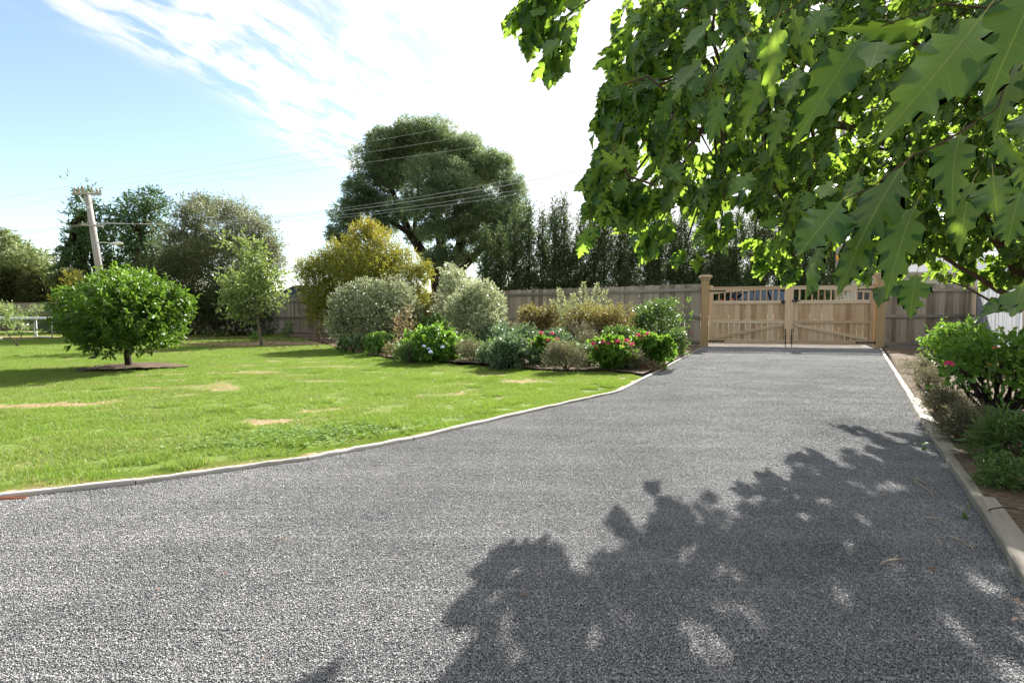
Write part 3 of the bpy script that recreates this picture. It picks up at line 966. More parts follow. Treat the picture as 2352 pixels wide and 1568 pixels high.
def sprigs(blobs, n, per, sl, out=0.8, up=0.25, droop=0.0, shell=0.72, spread=0.8, rng=RNG, inner=0.2, zmin=None, stray=0.11):
    """leafy twigs spread through a set of ellipsoids (x,y,z,rx,ry,rz); returns pos, dir, normal, rnd"""
    B = np.array([(b if len(b) == 6 else (b[0], b[1], b[2], b[3], b[3], b[3])) for b in blobs], float)
    w = (B[:, 3] * B[:, 4] * B[:, 5]) ** (2 / 3); w /= w.sum()
    bi = rng.choice(len(B), n, p=w)
    dr = norm(rng.normal(size=(n, 3)))
    rad = np.where(rng.random(n) < inner, rng.uniform(0.2, shell, n), rng.uniform(shell, 1.05, n))
    rad = np.where(rng.random(n) < stray, rad * rng.uniform(1.05, 1.42, n), rad)
    lump = 0.86 + 0.28 * vnoise(dr[:, 0] * 3 + bi * 7.3 + 40, dr[:, 2] * 3 + dr[:, 1] * 2.1 + 40)
    o = B[bi, :3] + dr * B[bi, 3:] * (rad * lump)[:, None]
    if zmin is not None:
        k = o[:, 2] > zmin; o = o[k]; dr = dr[k]; bi = bi[k]; n = len(o)
    ax = norm(dr * out + rng.normal(size=(n, 3)) * 0.45 + np.array((0, 0, up)))
    t = np.tile(np.linspace(0.1, 1, per), n) + rng.uniform(-.08, .08, n * per)
    AX = np.repeat(ax, per, 0)
    p = np.repeat(o, per, 0) + AX * (t * sl)[:, None]
    ld = norm(AX * 0.7 + rng.normal(size=(n * per, 3)) * spread * 0.6 + np.array((0, 0, -droop)))
    nm = norm(np.cross(ld, rng.normal(size=(n * per, 3))) + np.array((0, 0, 0.5)))
    rn = np.clip(np.repeat(rng.random(n), per) * 0.55 + rng.random(n * per) * 0.45, 0, 1)
    return p, ld, nm, rn


def foliage(parent, org, blobs, n, per, sl, ll, lw, mat, tmpl=T_DIAMOND, name='foliage', bias=None, zmin=None, **kw):
    p, d, nm, rn = sprigs(blobs, n, per, sl, zmin=zmin, **kw)
    k = len(p)
    rn = np.clip(rn * .72 + .42 * (vnoise(p[:, 0] * 4.1 + 90, p[:, 2] * 4.1 + p[:, 1] * 2.3 + 90) - .16), 0, 1)
    if bias is not None: rn = np.clip(bias(p, rn), 0, 1)
    ln = ll * RNG.uniform(0.7, 1.25, k); wd = lw * RNG.uniform(0.7, 1.25, k)
    v, f, at = leaf_arrays(p - np.asarray(org), d, nm, ln, wd, tmpl, rn)
    return link(name, np_mesh(name, v, f, at), mat, parent, 'stuff')


def wobble_path(a, b, n, amp, sag=0.0, rng=RNG):
    a = np.asarray(a, float); b = np.asarray(b, float)
    t = np.linspace(0, 1, n)[:, None]
    L = np.linalg.norm(b - a)
    p = a + (b - a) * t
    p[1:-1] += rng.normal(0, amp * L, (n - 2, 3))
    p[:, 2] += sag * L * (t[:, 0] * (1 - t[:, 0])) * 4
    return p


def limbs(org, paths, mat, parent, name='trunk', seg=7):
    mb = MB(org)
    for pts, r0, r1 in paths:
        k = len(pts)
        mb.tube(pts, [lerp(r0, r1, i / (k - 1)) for i in range(k)], seg)
    return mb.build(name, mat, parent, smooth=True)


def blobs_in(cx, cy, z0, z1, rx, ry, n, size, rng=RNG, top=1.0):
    """lumps that make up a rounded mass between z0 and z1"""
    out = []
    zc = (z0 + z1) / 2; hh = z1 - z0
    out.append((cx, cy, zc - hh * .04, rx * 0.70, ry * 0.70, hh * 0.42))
    for i in range(n):
        s = size * rng.uniform(0.7, 1.35)
        zf = rng.uniform(0.06, 1.0)
        prof = math.sqrt(max(0.0, 1 - (max(0.0, zf - 0.38) / 0.62) ** 2)) * (0.82 + 0.18 * min(1, zf / .35))
        a = rng.uniform(0, 2 * math.pi); rr = prof * rng.uniform(0.6, 1.0) ** .5
        zz = min(z0 + zf * hh, z1 - s * .85)
        out.append((cx + math.cos(a) * max(rx - s * .8, 0.03) * rr, cy + math.sin(a) * max(ry - s * .8, .03) * rr, max(zz, z0 + s * .5), s, s, s * 0.9))
    return out


def blobs_px(d, spots):
    out = []
    for x, y, dd, rx, rz in spots:
        c = P(x, y, d + dd); out.append((c[0], c[1], c[2], rx * d / F, rx * d / F * .9, rz * d / F))
    return out


def shrub(name, label, cat, cx, base, w, top, mat, n=900, per=5, sl=0.12, ll=0.05, lw=0.02, tmpl=T_DIAMOND, lump=0.3, nl=10, stem='bark', group=None, zlo=0.0, depth=1.0, stems=7, wide=1.12, spots=None, **kw):
    g = G(cx, base, BED_Z)
    d = g[1]
    r = w / 2 * d / F * wide
    zt = H + (HY - top) * d / F
    t = thing(name, label, cat, g, group=group)
    b = blobs_px(d, spots) if spots else blobs_in(g[0], g[1], BED_Z + zlo * zt, zt, r, r * depth, nl, r * lump)
    foliage(t, g, b, n, per, sl, ll, lw, M[mat], tmpl, zmin=BED_Z + 0.02, **kw)
    ps = []
    for k in range(stems):
        bb = b[RNG.integers(0, len(b))]
        ps.append((wobble_path(g + np.array((RNG.uniform(-.12, .12) * r, RNG.uniform(-.12, .12) * r, -0.03)), bb[:3], 5, 0.04), 0.012 + r * 0.016, 0.005))
    limbs(g, ps, M[stem], t, 'stems', 5)
    return t, g, r, zt


def flower_heads(t, org, spots, size, mat, name='flower_head', petals=46):
    for i, (px, py, d) in enumerate(spots):
        c = P(px, py, d)
        r = np.random.default_rng(100 + i)
        dr = norm(r.normal(size=(petals, 3)))
        dr[:, 2] = np.abs(dr[:, 2]) * 0.9 + dr[:, 2] * 0.1
        s = size * r.uniform(0.8, 1.15)
        p = dr * np.array((s, s, s * 0.75)) * r.uniform(0.75, 1, (petals, 1))
        v, f, at = leaf_arrays(p, norm(np.cross(dr, r.normal(size=(petals, 3)))), dr, np.full(petals, s * 0.62), np.full(petals, s * 0.6), T_ROUND, r.random(petals))
        o = link(name, np_mesh(name, v, f, at), mat, t)
        o.location = tuple(c - np.asarray(org))
        mb = MB(c); g0 = np.array((c[0] + 0.02, c[1] + 0.02, max(0.05, c[2] - 0.18)))
        mb.tube([g0, (c + g0) / 2 + np.array((.01, 0, 0)), c], 0.004, 5)
        s_ = mb.build('flower_stalk', M['stem_green'], o)


# ------------------------------------------------------------------ fences
PAL = {}


def paling_mesh(w, th, h, key):
    if key not in PAL:
        mb = MB(); mb.box((0, 0, h / 2), (w, th, h))
        me = bpy.data.meshes.new('paling'); me.from_pydata([tuple(v) for v in mb.v], [], mb.f); me.update()
        PAL[key] = me
    return PAL[key]


def fence(label, p0, p1, height, mat, railmat, front_rails=True, pitch=0.15, z0=0.04, rails=(0.13, 0.87, 1.70), group='paling fences of the yard', gapmin=0.004, gapmax=0.018, seed=3):
    r = random.Random(seed)
    p0 = np.array(p0, float); p1 = np.array(p1, float); p0[2] = p1[2] = 0
    L = float(np.linalg.norm(p1 - p0)); u = (p1 - p0) / L
    ang = math.atan2(u[1], u[0])
    t = thing('paling_fence', label, 'fence', (p0[0], p0[1], 0), ang, group)
    # local: x along the fence, the yard lies on side sgn*y
    toward = np.array((0, 0, 0)) - (p0 + p1) / 2
    nrm = np.array((-u[1], u[0], 0))
    sgn = 1 if nrm @ toward > 0 else -1
    x = 0.0
    while x < L - 0.05:
        w = pitch * r.choice((0.93, 1.0, 1.0, 1.07))
        vkey = (mat, round(w, 3), height)
        me = paling_mesh(w, 0.017, height, vkey)
        o = link('paling', me, M[mat], t)
        gp = r.uniform(gapmin, gapmax) if r.random() < 0.72 else 0.0015
        o.location = (x + w / 2, -sgn * 0.030 + r.uniform(-.003, .003), z0 + r.uniform(-0.012, 0.012))
        o.rotation_euler = (0, r.uniform(-.004, .004), 0)
        x += w + gp
    for rz in rails:
        xx = 0.0
        while xx < L - 0.1:
            ln = min(2.7, L - xx)
            mb = MB(); mb.box((0, 0, 0), (ln - 0.006, 0.045, 0.092), bev=0.004)
            o = mb.build('rail', M[railmat], t)
            o.location = (xx + ln / 2, sgn * (0.003 if front_rails else -0.066) , rz + r.uniform(-.006, .006))
            o.rotation_euler = (0, r.uniform(-.003, .003), 0)
            xx += ln
    xx = 1.3
    while xx < L:
        mb = MB(); mb.box((0, 0, (height - 0.1) / 2), (0.10, 0.09, height - 0.1))
        o = mb.build('post', M['paling'], t)
        o.location = (xx, -sgn * (0.09 if front_rails else 0.14), 0)
        xx += 2.7
    return t


fence('long grey paling fence with top and middle rails behind the flower bed', GATE_L + norm(F1 - F0) * 0.125, F2, 1.84, 'paling', 'rail', seed=3)
fence('distant brown paling fence behind the trampoline at the far left', F2 + np.array((-.1, .05, 0)), F3, 1.84, 'paling_far', 'rail', seed=5)
fence('shaded paling fence between the right gate post and the corner', R0 + norm(R1 - R0) * 0.06, R1, 1.80, 'paling', 'rail', seed=8, rails=(0.13, 0.92, 1.66), gapmin=0.006, gapmax=0.016)
fence('pale grey side fence running toward the camera beside the oak', R1 + norm(R2 - R1) * 0.08, R2, 1.95, 'paling_pale', 'rail', front_rails=False, seed=9, gapmin=0.002, gapmax=0.006, rails=(0.2, 0.9, 1.7))


# ------------------------------------------------------------------ gate
def gate_post(label, p, cap, h=1.98, w=0.20):
    d = norm(GATE_R - GATE_L); ang = math.atan2(d[1], d[0])
    t = thing('gate_post', label, 'gate post', (p[0], p[1], 0), ang, 'gate posts')
    mb = MB(); mb.box((0, 0, h / 2 - 0.02), (w, w, h + 0.04), bev=0.006)
    mb.build('shaft', M['post'], t)
    if cap:
        mb = MB()
        mb.box((0, 0, h + 0.022), (w + 0.05, w + 0.05, 0.045), bev=0.008)
        # sloping moulding
        for (z_, a), (z2, b) in zip(((h + 0.045, w + 0.05), (h + 0.075, w + 0.14), (h + 0.115, w + 0.15)), ((h + 0.075, w + 0.14), (h + 0.115, w + 0.15), (h + 0.15, w + 0.06))):
            vs = [(-a / 2, -a / 2, z_), (a / 2, -a / 2, z_), (a / 2, a / 2, z_), (-a / 2, a / 2, z_), (-b / 2, -b / 2, z2), (b / 2, -b / 2, z2), (b / 2, b / 2, z2), (-b / 2, b / 2, z2)]
            mb.add(vs, [(0, 1, 5, 4), (1, 2, 6, 5), (2, 3, 7, 6), (3, 0, 4, 7)])
            last = vs[4:]
        mb.add(last, [(0, 1, 2, 3)])
        mb.build('cap', M['gate_h'], t)
    return t


gate_post('square timber gate post with moulded cap at the left of the gate', GATE_L, True)
gate_post('square timber gate post at the right of the gate, top behind oak leaves', GATE_R + norm(GATE_R - GATE_L) * 0.02, True)


def gate_leaf(label, hinge, centre, flip):
    d = norm(centre - hinge); L = float(np.linalg.norm(centre - hinge))
    ang = math.atan2(d[1], d[0])
    # yard side is the side toward the camera
    nrm = np.array((-d[1], d[0], 0)); s = 1 if nrm @ (-hinge) > 0 else -1
    t = thing('timber_gate', label, 'gate', (hinge[0], hinge[1], 0.10), ang, 'leaves of the driveway gate')
    ST, TH = 0.105, 0.052
    zb, zt = 0.0, 1.66

    def part(name, mb, m):
        return mb.build(name, M[m], t)

    def sbox(name, c, sz, m, bev=0.004, rot=None):
        mb = MB(); mb.box((0, 0, 0), sz, bev=bev)
        o = mb.build(name, M[m], t); o.location = c
        if rot: o.rotation_euler = rot
        return o
    # stiles with rounded heads
    for x0, top, nm in ((ST / 2, zt + 0.07, 'hinge_stile'), (L - ST / 2, zt + 0.11, 'meeting_stile')):
        ol = [(-ST / 2, 0), (ST / 2, 0)] + [(ST / 2 * math.cos(a), top - ST / 2 + ST / 2 * math.sin(a)) for a in np.linspace(0, math.pi, 9)]
        mb = MB(); mb.prism(ol, TH + 0.012, Matrix.Identity(4))
        o = part('stile', mb, 'gate_v'); o.location = (x0, 0, 0)
    # top rail, its lower edge rising toward the middle
    ol = [(ST, zt), (L - ST, zt)]
    nseg = 12
    for i in range(nseg + 1):
        f = i / nseg
        ol.append((L - ST - f * (L - 2 * ST), zt - 0.075 - 0.115 * f ** 1.9))
    mb = MB(); mb.prism(ol, TH, Matrix.Identity(4)); part('top_rail', mb, 'gate_h')
    sbox('top_cap', (L / 2, 0, zt + 0.011), (L - 2 * ST - 0.004, TH + 0.03, 0.020), 'gate_h')
    zl = 1.22
    sbox('lock_rail', (L / 2, 0, zl), (L - 2 * ST, TH, 0.10), 'gate_h')
    sbox('middle_rail', (L / 2, 0, 0.645), (L - 2 * ST, TH, 0.095), 'gate_h')
    sbox('bottom_rail', (L / 2, 0, 0.065), (L - 2 * ST, TH, 0.13), 'gate_h')
    # balusters
    nb = 11
    for i in range(nb):
        x = ST + (L - 2 * ST) * (i + 1) / (nb + 1)
        f = 1 - (x - ST) / (L - 2 * ST)
        ztop = zt - 0.075 - 0.115 * f ** 1.9
        hh = ztop - (zl + 0.05) + 0.02
        sbox('baluster', (x, 0, zl + 0.05 + hh / 2), (0.034, 0.032, hh), 'gate_v', 0.003)
    # boards, on the street side of the frame
    n = 13
    bw = (L - 2 * ST + 0.02) / n
    for i in range(n):
        mb = MB(); hb = zl - 0.02
        mb.box((0, 0, 0), (bw - 0.006, 0.018, hb), bev=0.006)
        o = part('board', mb, 'gate_v'); o.location = (ST - 0.01 + bw * (i + 0.5), -s * 0.012, 0.012 + hb / 2)
    # diagonal brace
    a = Vector((ST, 0, 0.155)); b = Vector((L - ST, 0, 0.575))
    vv = b - a
    sbox('brace', ((a + b) / 2 + Vector((0, s * 0.017, 0))), (vv.length - 0.07, 0.030, 0.085), 'gate_h', rot=(0, -math.atan2(vv.z, vv.x), 0))
    # iron work
    for z in (zt - 0.10, 0.075):
        mb = MB()
        w = 0.42
        ol = [(-0.06, -0.02), (w * 0.86, -0.015)] + [(w * 0.9 + 0.028 * math.cos(q), 0.028 * math.sin(q)) for q in np.linspace(-1.9, 1.9, 7)] + [(w * 0.86, 0.015), (-0.06, 0.02)]
        mb.prism(ol, 0.008, Matrix.Identity(4))
        o = part('hinge_strap', mb, 'black_iron'); o.location = (0.03, s * (TH / 2 + 0.012), z)
        mb = MB(); mb.tube([(0, 0, -0.05), (0, 0, 0.05)], 0.016, 8)
        o2 = mb.build('hinge_pin', M['black_iron'], o); o2.location = (-0.06, 0, 0)
    mb = MB()
    mb.tube([(0, 0, 0.44), (0, 0, 0.02), (0, 0, -0.11)], 0.009, 7)
    mb.tube([(0, 0, 0.43), (-0.05, 0, 0.43), (-0.05, 0, 0.36)], 0.008, 6)
    for z in (0.05, 0.17, 0.24):
        mb.box((0, -s * 0.008, z), (0.05, 0.02, 0.028))
    o = part('drop_bolt', mb, 'black_iron'); o.location = (L - 0.075, s * (TH / 2 + 0.022), 0.0)
    if not flip:
        mb = MB()
        ring = [(0.045 * math.cos(q), 0, 0.045 * math.sin(q)) for q in np.linspace(0, 2 * math.pi, 15)]
        mb.tube(ring, 0.010, 6, cap=False); mb.tube([(0, 0.02, 0), (0, -0.02, 0)], 0.032, 10)
        o = part('latch_ring', mb, 'black_iron'); o.location = (L - 0.16, s * (TH / 2 + 0.02), zl + 0.01)
    else:
        mb = MB()
        mb.tube([(0, 0, 0), (0.10, 0, 0.01), (0.17, 0, 0.03)], 0.012, 6); mb.box((0.05, 0, 0), (0.07, 0.02, 0.06))
        mb.tube([(-0.02, 0, -.02), (-0.03, 0, 0.03), (0.0, 0, .05)], 0.014, 6)
        o = part('latch_bar', mb, 'black_iron'); o.location = (L - 0.10, s * (TH / 2 + 0.02), zl + 0.02)
        o.rotation_euler = (0, 0, math.pi)
    return t


gd = norm(GATE_R - GATE_L); GL = float(np.linalg.norm(GATE_R - GATE_L))
gm = GATE_L + gd * (GL * 0.5)
gate_leaf('left leaf of the tan timber driveway gate with ring latch', GATE_L + gd * 0.125, gm - gd * 0.006, False)
gate_leaf('right leaf of the tan timber driveway gate behind the hanging oak leaf', GATE_R - gd * 0.125, gm + gd * 0.006, True)


# ------------------------------------------------------------------ timber edging
def plank(name, label, a, b, w, z0, z1, mat, group, gap=0.004, sub=4, bow=0.0, cat='edging'):
    a = np.array(a, float); b = np.array(b, float)
    d = norm(b - a); n = np.array((-d[1], d[0], 0)); L = float(np.linalg.norm(b - a))
    me_v = []; me_f = []
    r = random.Random(int(L * 1000))
    for i in range(sub + 1):
        f = i / sub; x = gap / 2 + (L - gap) * f - L / 2
        off = bow * 4 * f * (1 - f)
        jz = r.uniform(-.0035, .0035); jy = r.uniform(-.0035, .0035)
        c = 0.006
        me_v += [(x, off - w / 2 + jy, z0), (x, off - w / 2 + jy, z1 - c + jz), (x, off - w / 2 + c + jy, z1 + jz), (x, off + w / 2 - c + jy, z1 + jz), (x, off + w / 2 + jy, z1 - c + jz), (x, off + w / 2 + jy, z0)]
    for i in range(sub):
        for k in range(6):
            k2 = (k + 1) % 6
            me_f.append((i * 6 + k, i * 6 + k2, (i + 1) * 6 + k2, (i + 1) * 6 + k))
    me_f.append((5, 4, 3, 2, 1, 0)); me_f.append(tuple(sub * 6 + k for k in range(6)))
    mb = MB(); mb.add(me_v, me_f)
    o = mb.build(name, M[mat])
    m = (a + b) / 2
    o.location = (m[0], m[1], 0); o.rotation_euler = (0, 0, math.atan2(d[1], d[0]))
    return tag(o, label, cat, group)


LK = [(k00, k0, 'timber edging board of the lawn, mostly beyond the left edge'), (k0, KL[1], 'timber edging board entering at the left edge of the photo beside lawn'),
      (KL[1], KL[3], 'second timber edging board from the left between lawn and gravel'), (KL[3], KL[5], 'third timber edging board from the left beside the clover patch'),
      (KL[5], KL[7], 'fourth timber edging board from the left, ending at a split joint'), (KL[7], KL[8], 'sunlit timber edging board below the flower bed before the bend'),
      (KL[8], KL[9], 'timber edging board just past the bend beside the pink geraniums'), (KL[9], KL[10], 'farthest left edging board ending at the capped gate post')]
for a, b, lb in LK:
    plank('edging_board', lb, a, b, 0.040, -0.05, 0.027, 'kerb', 'timber edging boards of the lawn', sub=12)
RK = [(KR[0], KR[1], 'far sunlit timber sleeper edging the right flower bed'), (KR[1], KR[2], 'half shaded middle timber sleeper on the right of the driveway'),
      (KR[2], KR[3], 'shaded timber sleeper crossed by a black irrigation pipe'), (KR[3], kr_end, 'nearest cracked timber sleeper at the right edge of the photo')]
for a, b, lb in RK:
    plank('timber_sleeper', lb, a, b, 0.088, -0.06, 0.046, 'sleeper', 'timber sleepers of the right bed', sub=18)
plank('timber_sleeper', 'short timber sleeper lying along the fence beside the right gate post', R0 + np.array((.05, -.22, 0)), R0 + np.array((2.4, -.30, 0)), 0.10, 0.02, 0.09, 'sleeper', 'timber sleepers of the right bed')
# loose pieces
mb = MB(); mb.box((0, 0, 0.035), (0.23, 0.11, 0.07), bev=0.004)
o = mb.build('loose_brick', M['brick']); o.location = tuple(G(1563, 808, 0.08) + np.array((0, 0, 0.0))); o.rotation_euler = (0.1, 0.06, -0.55)
tag(o, 'single red brick lying in the bed near the gate post', 'brick')
plank('timber_offcut', 'reddish timber offcut under the edging at the left photo edge', G(-40, 1158), G(45, 1152), 0.014, 0.0, 0.014, 'brick', None, cat='offcut')

# black irrigation pipes over the right sleepers
for i, (pts, lb) in enumerate(((((2212, 1040, 0.0), (2225, 1016, 0.05), (2245, 1009, 0.10), (2268, 1001, 0.085), (2290, 992, 0.06)), 'upper thin black irrigation pipe arching over the right sleeper'),
                               (((2215, 1078, 0.01), (2245, 1084, 0.03), (2275, 1083, 0.085), (2308, 1080, 0.085), (2330, 1078, 0.05)), 'middle thin black irrigation pipe lying across the right sleeper'),
                               (((2283, 1190, 0.0), (2295, 1176, 0.06), (2320, 1172, 0.085), (2352, 1174, 0.085), (2380, 1180, 0.05)), 'lowest thin black irrigation pipe across the cracked sleeper'))):
    q = [G(x, y, 0) for x, y, z in pts]
    q = [G(x, y, z) for x, y, z in pts]
    mb = MB(q[0]); mb.tube(q, 0.0028, 6)
    o = mb.build('irrigation_pipe', M['pipe'], smooth=True); o.location = tuple(q[0])
    tag(o, lb, 'pipe', 'irrigation pipes over the sleepers')


# ------------------------------------------------------------------ lemon tree on the lawn
def lemon():
    g = G(290, 846, LAWN_Z); d = g[1]
    t = thing('lemon_tree', 'rounded glossy bright green fruit tree in a soil ring on the lawn', 'tree', g)

    def q(px, py, dd=0.0): return P(px, py, d + dd)
    bl = []
    spots = [(285, 720, 0, 112, 62), (215, 728, 0, 66, 46), (365, 722, 0, 62, 52), (290, 672, 0, 76, 42), (222, 685, .2, 50, 36), (355, 678, -.2, 52, 40), (172, 712, 0, 42, 36), (410, 706, 0, 38, 32),
             (240, 770, -.3, 56, 32), (335, 772, -.3, 56, 30), (290, 710, -.6, 88, 60), (290, 710, .6, 92, 62), (192, 775, .1, 36, 24), (385, 762, 0, 32, 28), (285, 642, 0, 36, 22), (145, 692, 0, 24, 20), (440, 690, 0, 18, 14), (330, 648, .1, 26, 18), (160, 745, 0, 26, 22), (250, 800, .1, 26, 16)]
    for x, y, dd, rx, rz in spots:
        c = q(x, y, dd)
        c[0] = lerp(P(288, 720, d)[0], c[0], .93)
        bl.append((c[0], c[1], c[2], rx * d / F * .86, rx * d / F * .86, rz * d / F * .9))
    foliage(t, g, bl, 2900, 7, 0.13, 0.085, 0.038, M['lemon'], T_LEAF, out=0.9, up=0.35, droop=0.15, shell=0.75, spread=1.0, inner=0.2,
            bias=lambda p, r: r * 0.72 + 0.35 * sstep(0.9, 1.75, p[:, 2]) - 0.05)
    trunk_top = g + np.array((0.02, 0, 0.42))
    ps = [([g + np.array((0, 0, -0.05)), g + np.array((.015, 0, .06)), g + np.array((0.0, 0, 0.22)), trunk_top], 0.058, 0.045)]
    for b in bl[:14]:
        ps.append((wobble_path(trunk_top - np.array((0, 0, .04)), b[:3], 5, 0.05), 0.038, 0.008))
    limbs(g, ps, M['bark_dark'], t)
    # soil ring
    an = np.linspace(0, 2 * math.pi, 60)[:-1]
    ring = [g + np.array(((0.74 + .12 * math.sin(3 * a + 1) + .06 * math.sin(7 * a)) * math.cos(a) + .06, (0.62 + .1 * math.sin(2 * a) + .05 * math.sin(9 * a)) * math.sin(a), 0)) for a in an]
    sheet('soil_ring', ring, LAWN_Z + 0.004, M['mulch'], 0.12, zfn=lambda x, y: 0.008 + 0.045 * fbm(x * 6, y * 6, 3) + 0.03 * (1 - sstep(0, 0.9, np.hypot(x - g[0], y - g[1]))))


lemon()


# ------------------------------------------------------------------ young tree
def young():
    g = G(601, 794, LAWN_Z); d = g[1]
    t = thing('young_tree', 'slender young tree with leaning trunk and pale green leaves on the lawn', 'tree', g)
    bl = []
    for x, y, dd, rx, rz in ((560, 690, 0, 48, 45), (600, 650, 0, 48, 48), (545, 650, .3, 38, 36), (590, 610, 0, 34, 36), (630, 690, 0, 30, 30), (565, 570, .2, 20, 30), (555, 725, 0, 42, 22), (625, 640, .2, 30, 34), (535, 690, -.2, 24, 26), (520, 555, 0, 12, 20), (600, 575, 0, 16, 22)):
        c = P(x, y, d + dd); bl.append((c[0], c[1], c[2], rx * d / F, rx * d / F, rz * d / F))
    foliage(t, g, bl, 1000, 5, 0.22, 0.11, 0.06, M['young'], T_DIAMOND, shell=0.4, inner=0.5, up=0.4)
    top = P(592, 730, d)
    ps = [([g + np.array((0, 0, -.05)), P(596, 765, d), top, P(583, 660, d), P(570, 570, d)], 0.045, 0.012)]
    for b in bl[:9]: ps.append((wobble_path(top, b[:3], 4, 0.04), 0.02, 0.006))
    limbs(g, ps, M['bark_grey'], t)


young()
# little shoot at its foot
shrub('stake_plant', 'tiny leafy sucker beside the young tree trunk', 'plant', 583, 785, 16, 765, 'bright', 40, 4, 0.06, 0.07, 0.045, nl=2, stems=2)
shrub('rose_cutting', 'small dark rose bush against the fence left of the golden shrub', 'plant', 662, 776, 26, 735, 'midgreen', 60, 4, 0.10, 0.10, 0.06, nl=4, stems=3, inner=.6)
shrub('rose_cutting', 'small reddish plant against the fence beside the golden shrub', 'plant', 735, 778, 18, 752, 'copper', 30, 4, 0.08, 0.08, 0.05, nl=3, stems=2)

# ------------------------------------------------------------------ planting bed, back to front
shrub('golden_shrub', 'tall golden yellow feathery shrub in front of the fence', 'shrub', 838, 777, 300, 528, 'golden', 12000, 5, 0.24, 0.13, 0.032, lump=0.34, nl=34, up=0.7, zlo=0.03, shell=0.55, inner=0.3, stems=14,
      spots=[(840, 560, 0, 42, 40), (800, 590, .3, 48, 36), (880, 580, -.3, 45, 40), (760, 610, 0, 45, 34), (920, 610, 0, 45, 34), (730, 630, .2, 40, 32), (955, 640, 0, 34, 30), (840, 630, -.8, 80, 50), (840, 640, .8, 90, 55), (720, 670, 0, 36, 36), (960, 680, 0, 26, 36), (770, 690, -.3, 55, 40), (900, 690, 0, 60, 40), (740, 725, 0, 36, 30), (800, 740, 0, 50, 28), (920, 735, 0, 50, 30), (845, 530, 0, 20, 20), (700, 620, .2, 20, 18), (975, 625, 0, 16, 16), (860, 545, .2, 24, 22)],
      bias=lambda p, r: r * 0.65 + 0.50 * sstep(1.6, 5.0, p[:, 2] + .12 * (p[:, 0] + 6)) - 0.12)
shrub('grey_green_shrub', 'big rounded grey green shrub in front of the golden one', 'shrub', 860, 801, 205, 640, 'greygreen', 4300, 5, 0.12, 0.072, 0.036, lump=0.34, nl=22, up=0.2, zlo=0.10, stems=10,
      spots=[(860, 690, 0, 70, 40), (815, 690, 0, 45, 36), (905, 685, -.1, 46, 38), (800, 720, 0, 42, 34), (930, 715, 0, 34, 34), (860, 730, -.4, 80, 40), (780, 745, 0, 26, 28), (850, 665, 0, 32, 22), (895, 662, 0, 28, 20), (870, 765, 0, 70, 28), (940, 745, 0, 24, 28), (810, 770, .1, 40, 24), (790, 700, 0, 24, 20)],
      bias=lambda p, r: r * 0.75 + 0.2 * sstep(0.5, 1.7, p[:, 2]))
shrub('variegated_shrub', 'tall cream variegated shrub, the rear one of two, near the fence', 'shrub', 1046, 792, 105, 612, 'varieg', 2700, 5, 0.13, 0.085, 0.042, lump=0.36, nl=14, up=0.6, zlo=0.08)
shrub('variegated_shrub', 'silvery variegated shrub, the front one of two, right of its taller twin', 'shrub', 1097, 806, 125, 652, 'varieg', 2700, 5, 0.11, 0.070, 0.036, lump=0.36, nl=14, up=0.4, zlo=0.06,
      bias=lambda p, r: r * 0.8 + 0.25 * sstep(0.3, 1.6, p[:, 2]) - 0.15)


def drooper(label, cx, base, top, w, mat, n=16, ll=0.16, lw=0.05):
    g = G(cx, base, BED_Z); d = g[1]; r = w / 2 * d / F; zt = H + (HY - top) * d / F
    t = thing('weeping_shrub', label, 'shrub', g)
    P_, D_, N_, R_ = [], [], [], []
    ps = []
    for k in range(n):
        a = RNG.uniform(0, 2 * math.pi); rr = r * RNG.uniform(0.35, 1)
        e = g + np.array((math.cos(a) * rr, math.sin(a) * rr * .8, RNG.uniform(0.1, 0.6) * zt))
        m = (g + e) / 2 + np.array((0, 0, zt * RNG.uniform(0.7, 1.0)))
        tt = np.linspace(0, 1, 12)[:, None]
        c = (1 - tt) ** 2 * g + 2 * tt * (1 - tt) * m + tt ** 2 * e
        ps.append((c, 0.008, 0.003))
        for i in range(3, 12):
            ax = norm(c[i] - c[i - 1])
            for s in (-1, 1, 0):
                sd_ = norm(np.cross(ax, (0, 0, 1))) * s
                P_.append(c[i] + RNG.normal(0, .01, 3)); D_.append(ax * 0.5 + sd_ * 0.7 + np.array((0, 0, -0.75)) + RNG.normal(0, .15, 3)); N_.append(np.array((0, -0.3, 1)) + RNG.normal(0, .4, 3)); R_.append(RNG.random())
    k = len(P_)
    v, f, at = leaf_arrays(np.array(P_) - g, np.array(D_), np.array(N_), ll * RNG.uniform(.7, 1.2, k), lw * RNG.uniform(.8, 1.2, k), T_LEAF, np.array(R_))
    link('foliage', np_mesh('foliage', v, f, at), M[mat], t, 'stuff')
    limbs(g, ps, M['stem_green'], t, 'stems', 5)


drooper('arching leafy shrub with long drooping leaves below the grey green shrub', 868, 816, 745, 95, 'bright', 22)
drooper('low dark arching shrub at the left end of the bed', 810, 812, 758, 75, 'midgreen', 16)
drooper('arching broad leaved shrub between the grey green and variegated shrubs', 975, 800, 700, 105, 'bright', 22, 0.19, 0.065)
shrub('copper_shrub', 'coppery orange leaved shrub right of the grey green shrub', 'shrub', 928, 812, 46, 700, 'copper', 240, 4, 0.13, 0.055, 0.032, nl=10, inner=.5, up=.6)
shrub('copper_shrub', 'low copper tipped bush at the front edge of the bed', 'shrub', 908, 824, 46, 784, 'copper', 160, 4, 0.09, 0.05, 0.03, nl=6, inner=.4)
t, g, r, zt = shrub('hydrangea', 'hydrangea with pale blue flower heads at the lawn edge', 'shrub', 990, 829, 118, 758, 'bright', 620, 5, 0.10, 0.10, 0.065, T_LEAF, nl=12, up=.2, droop=.2)
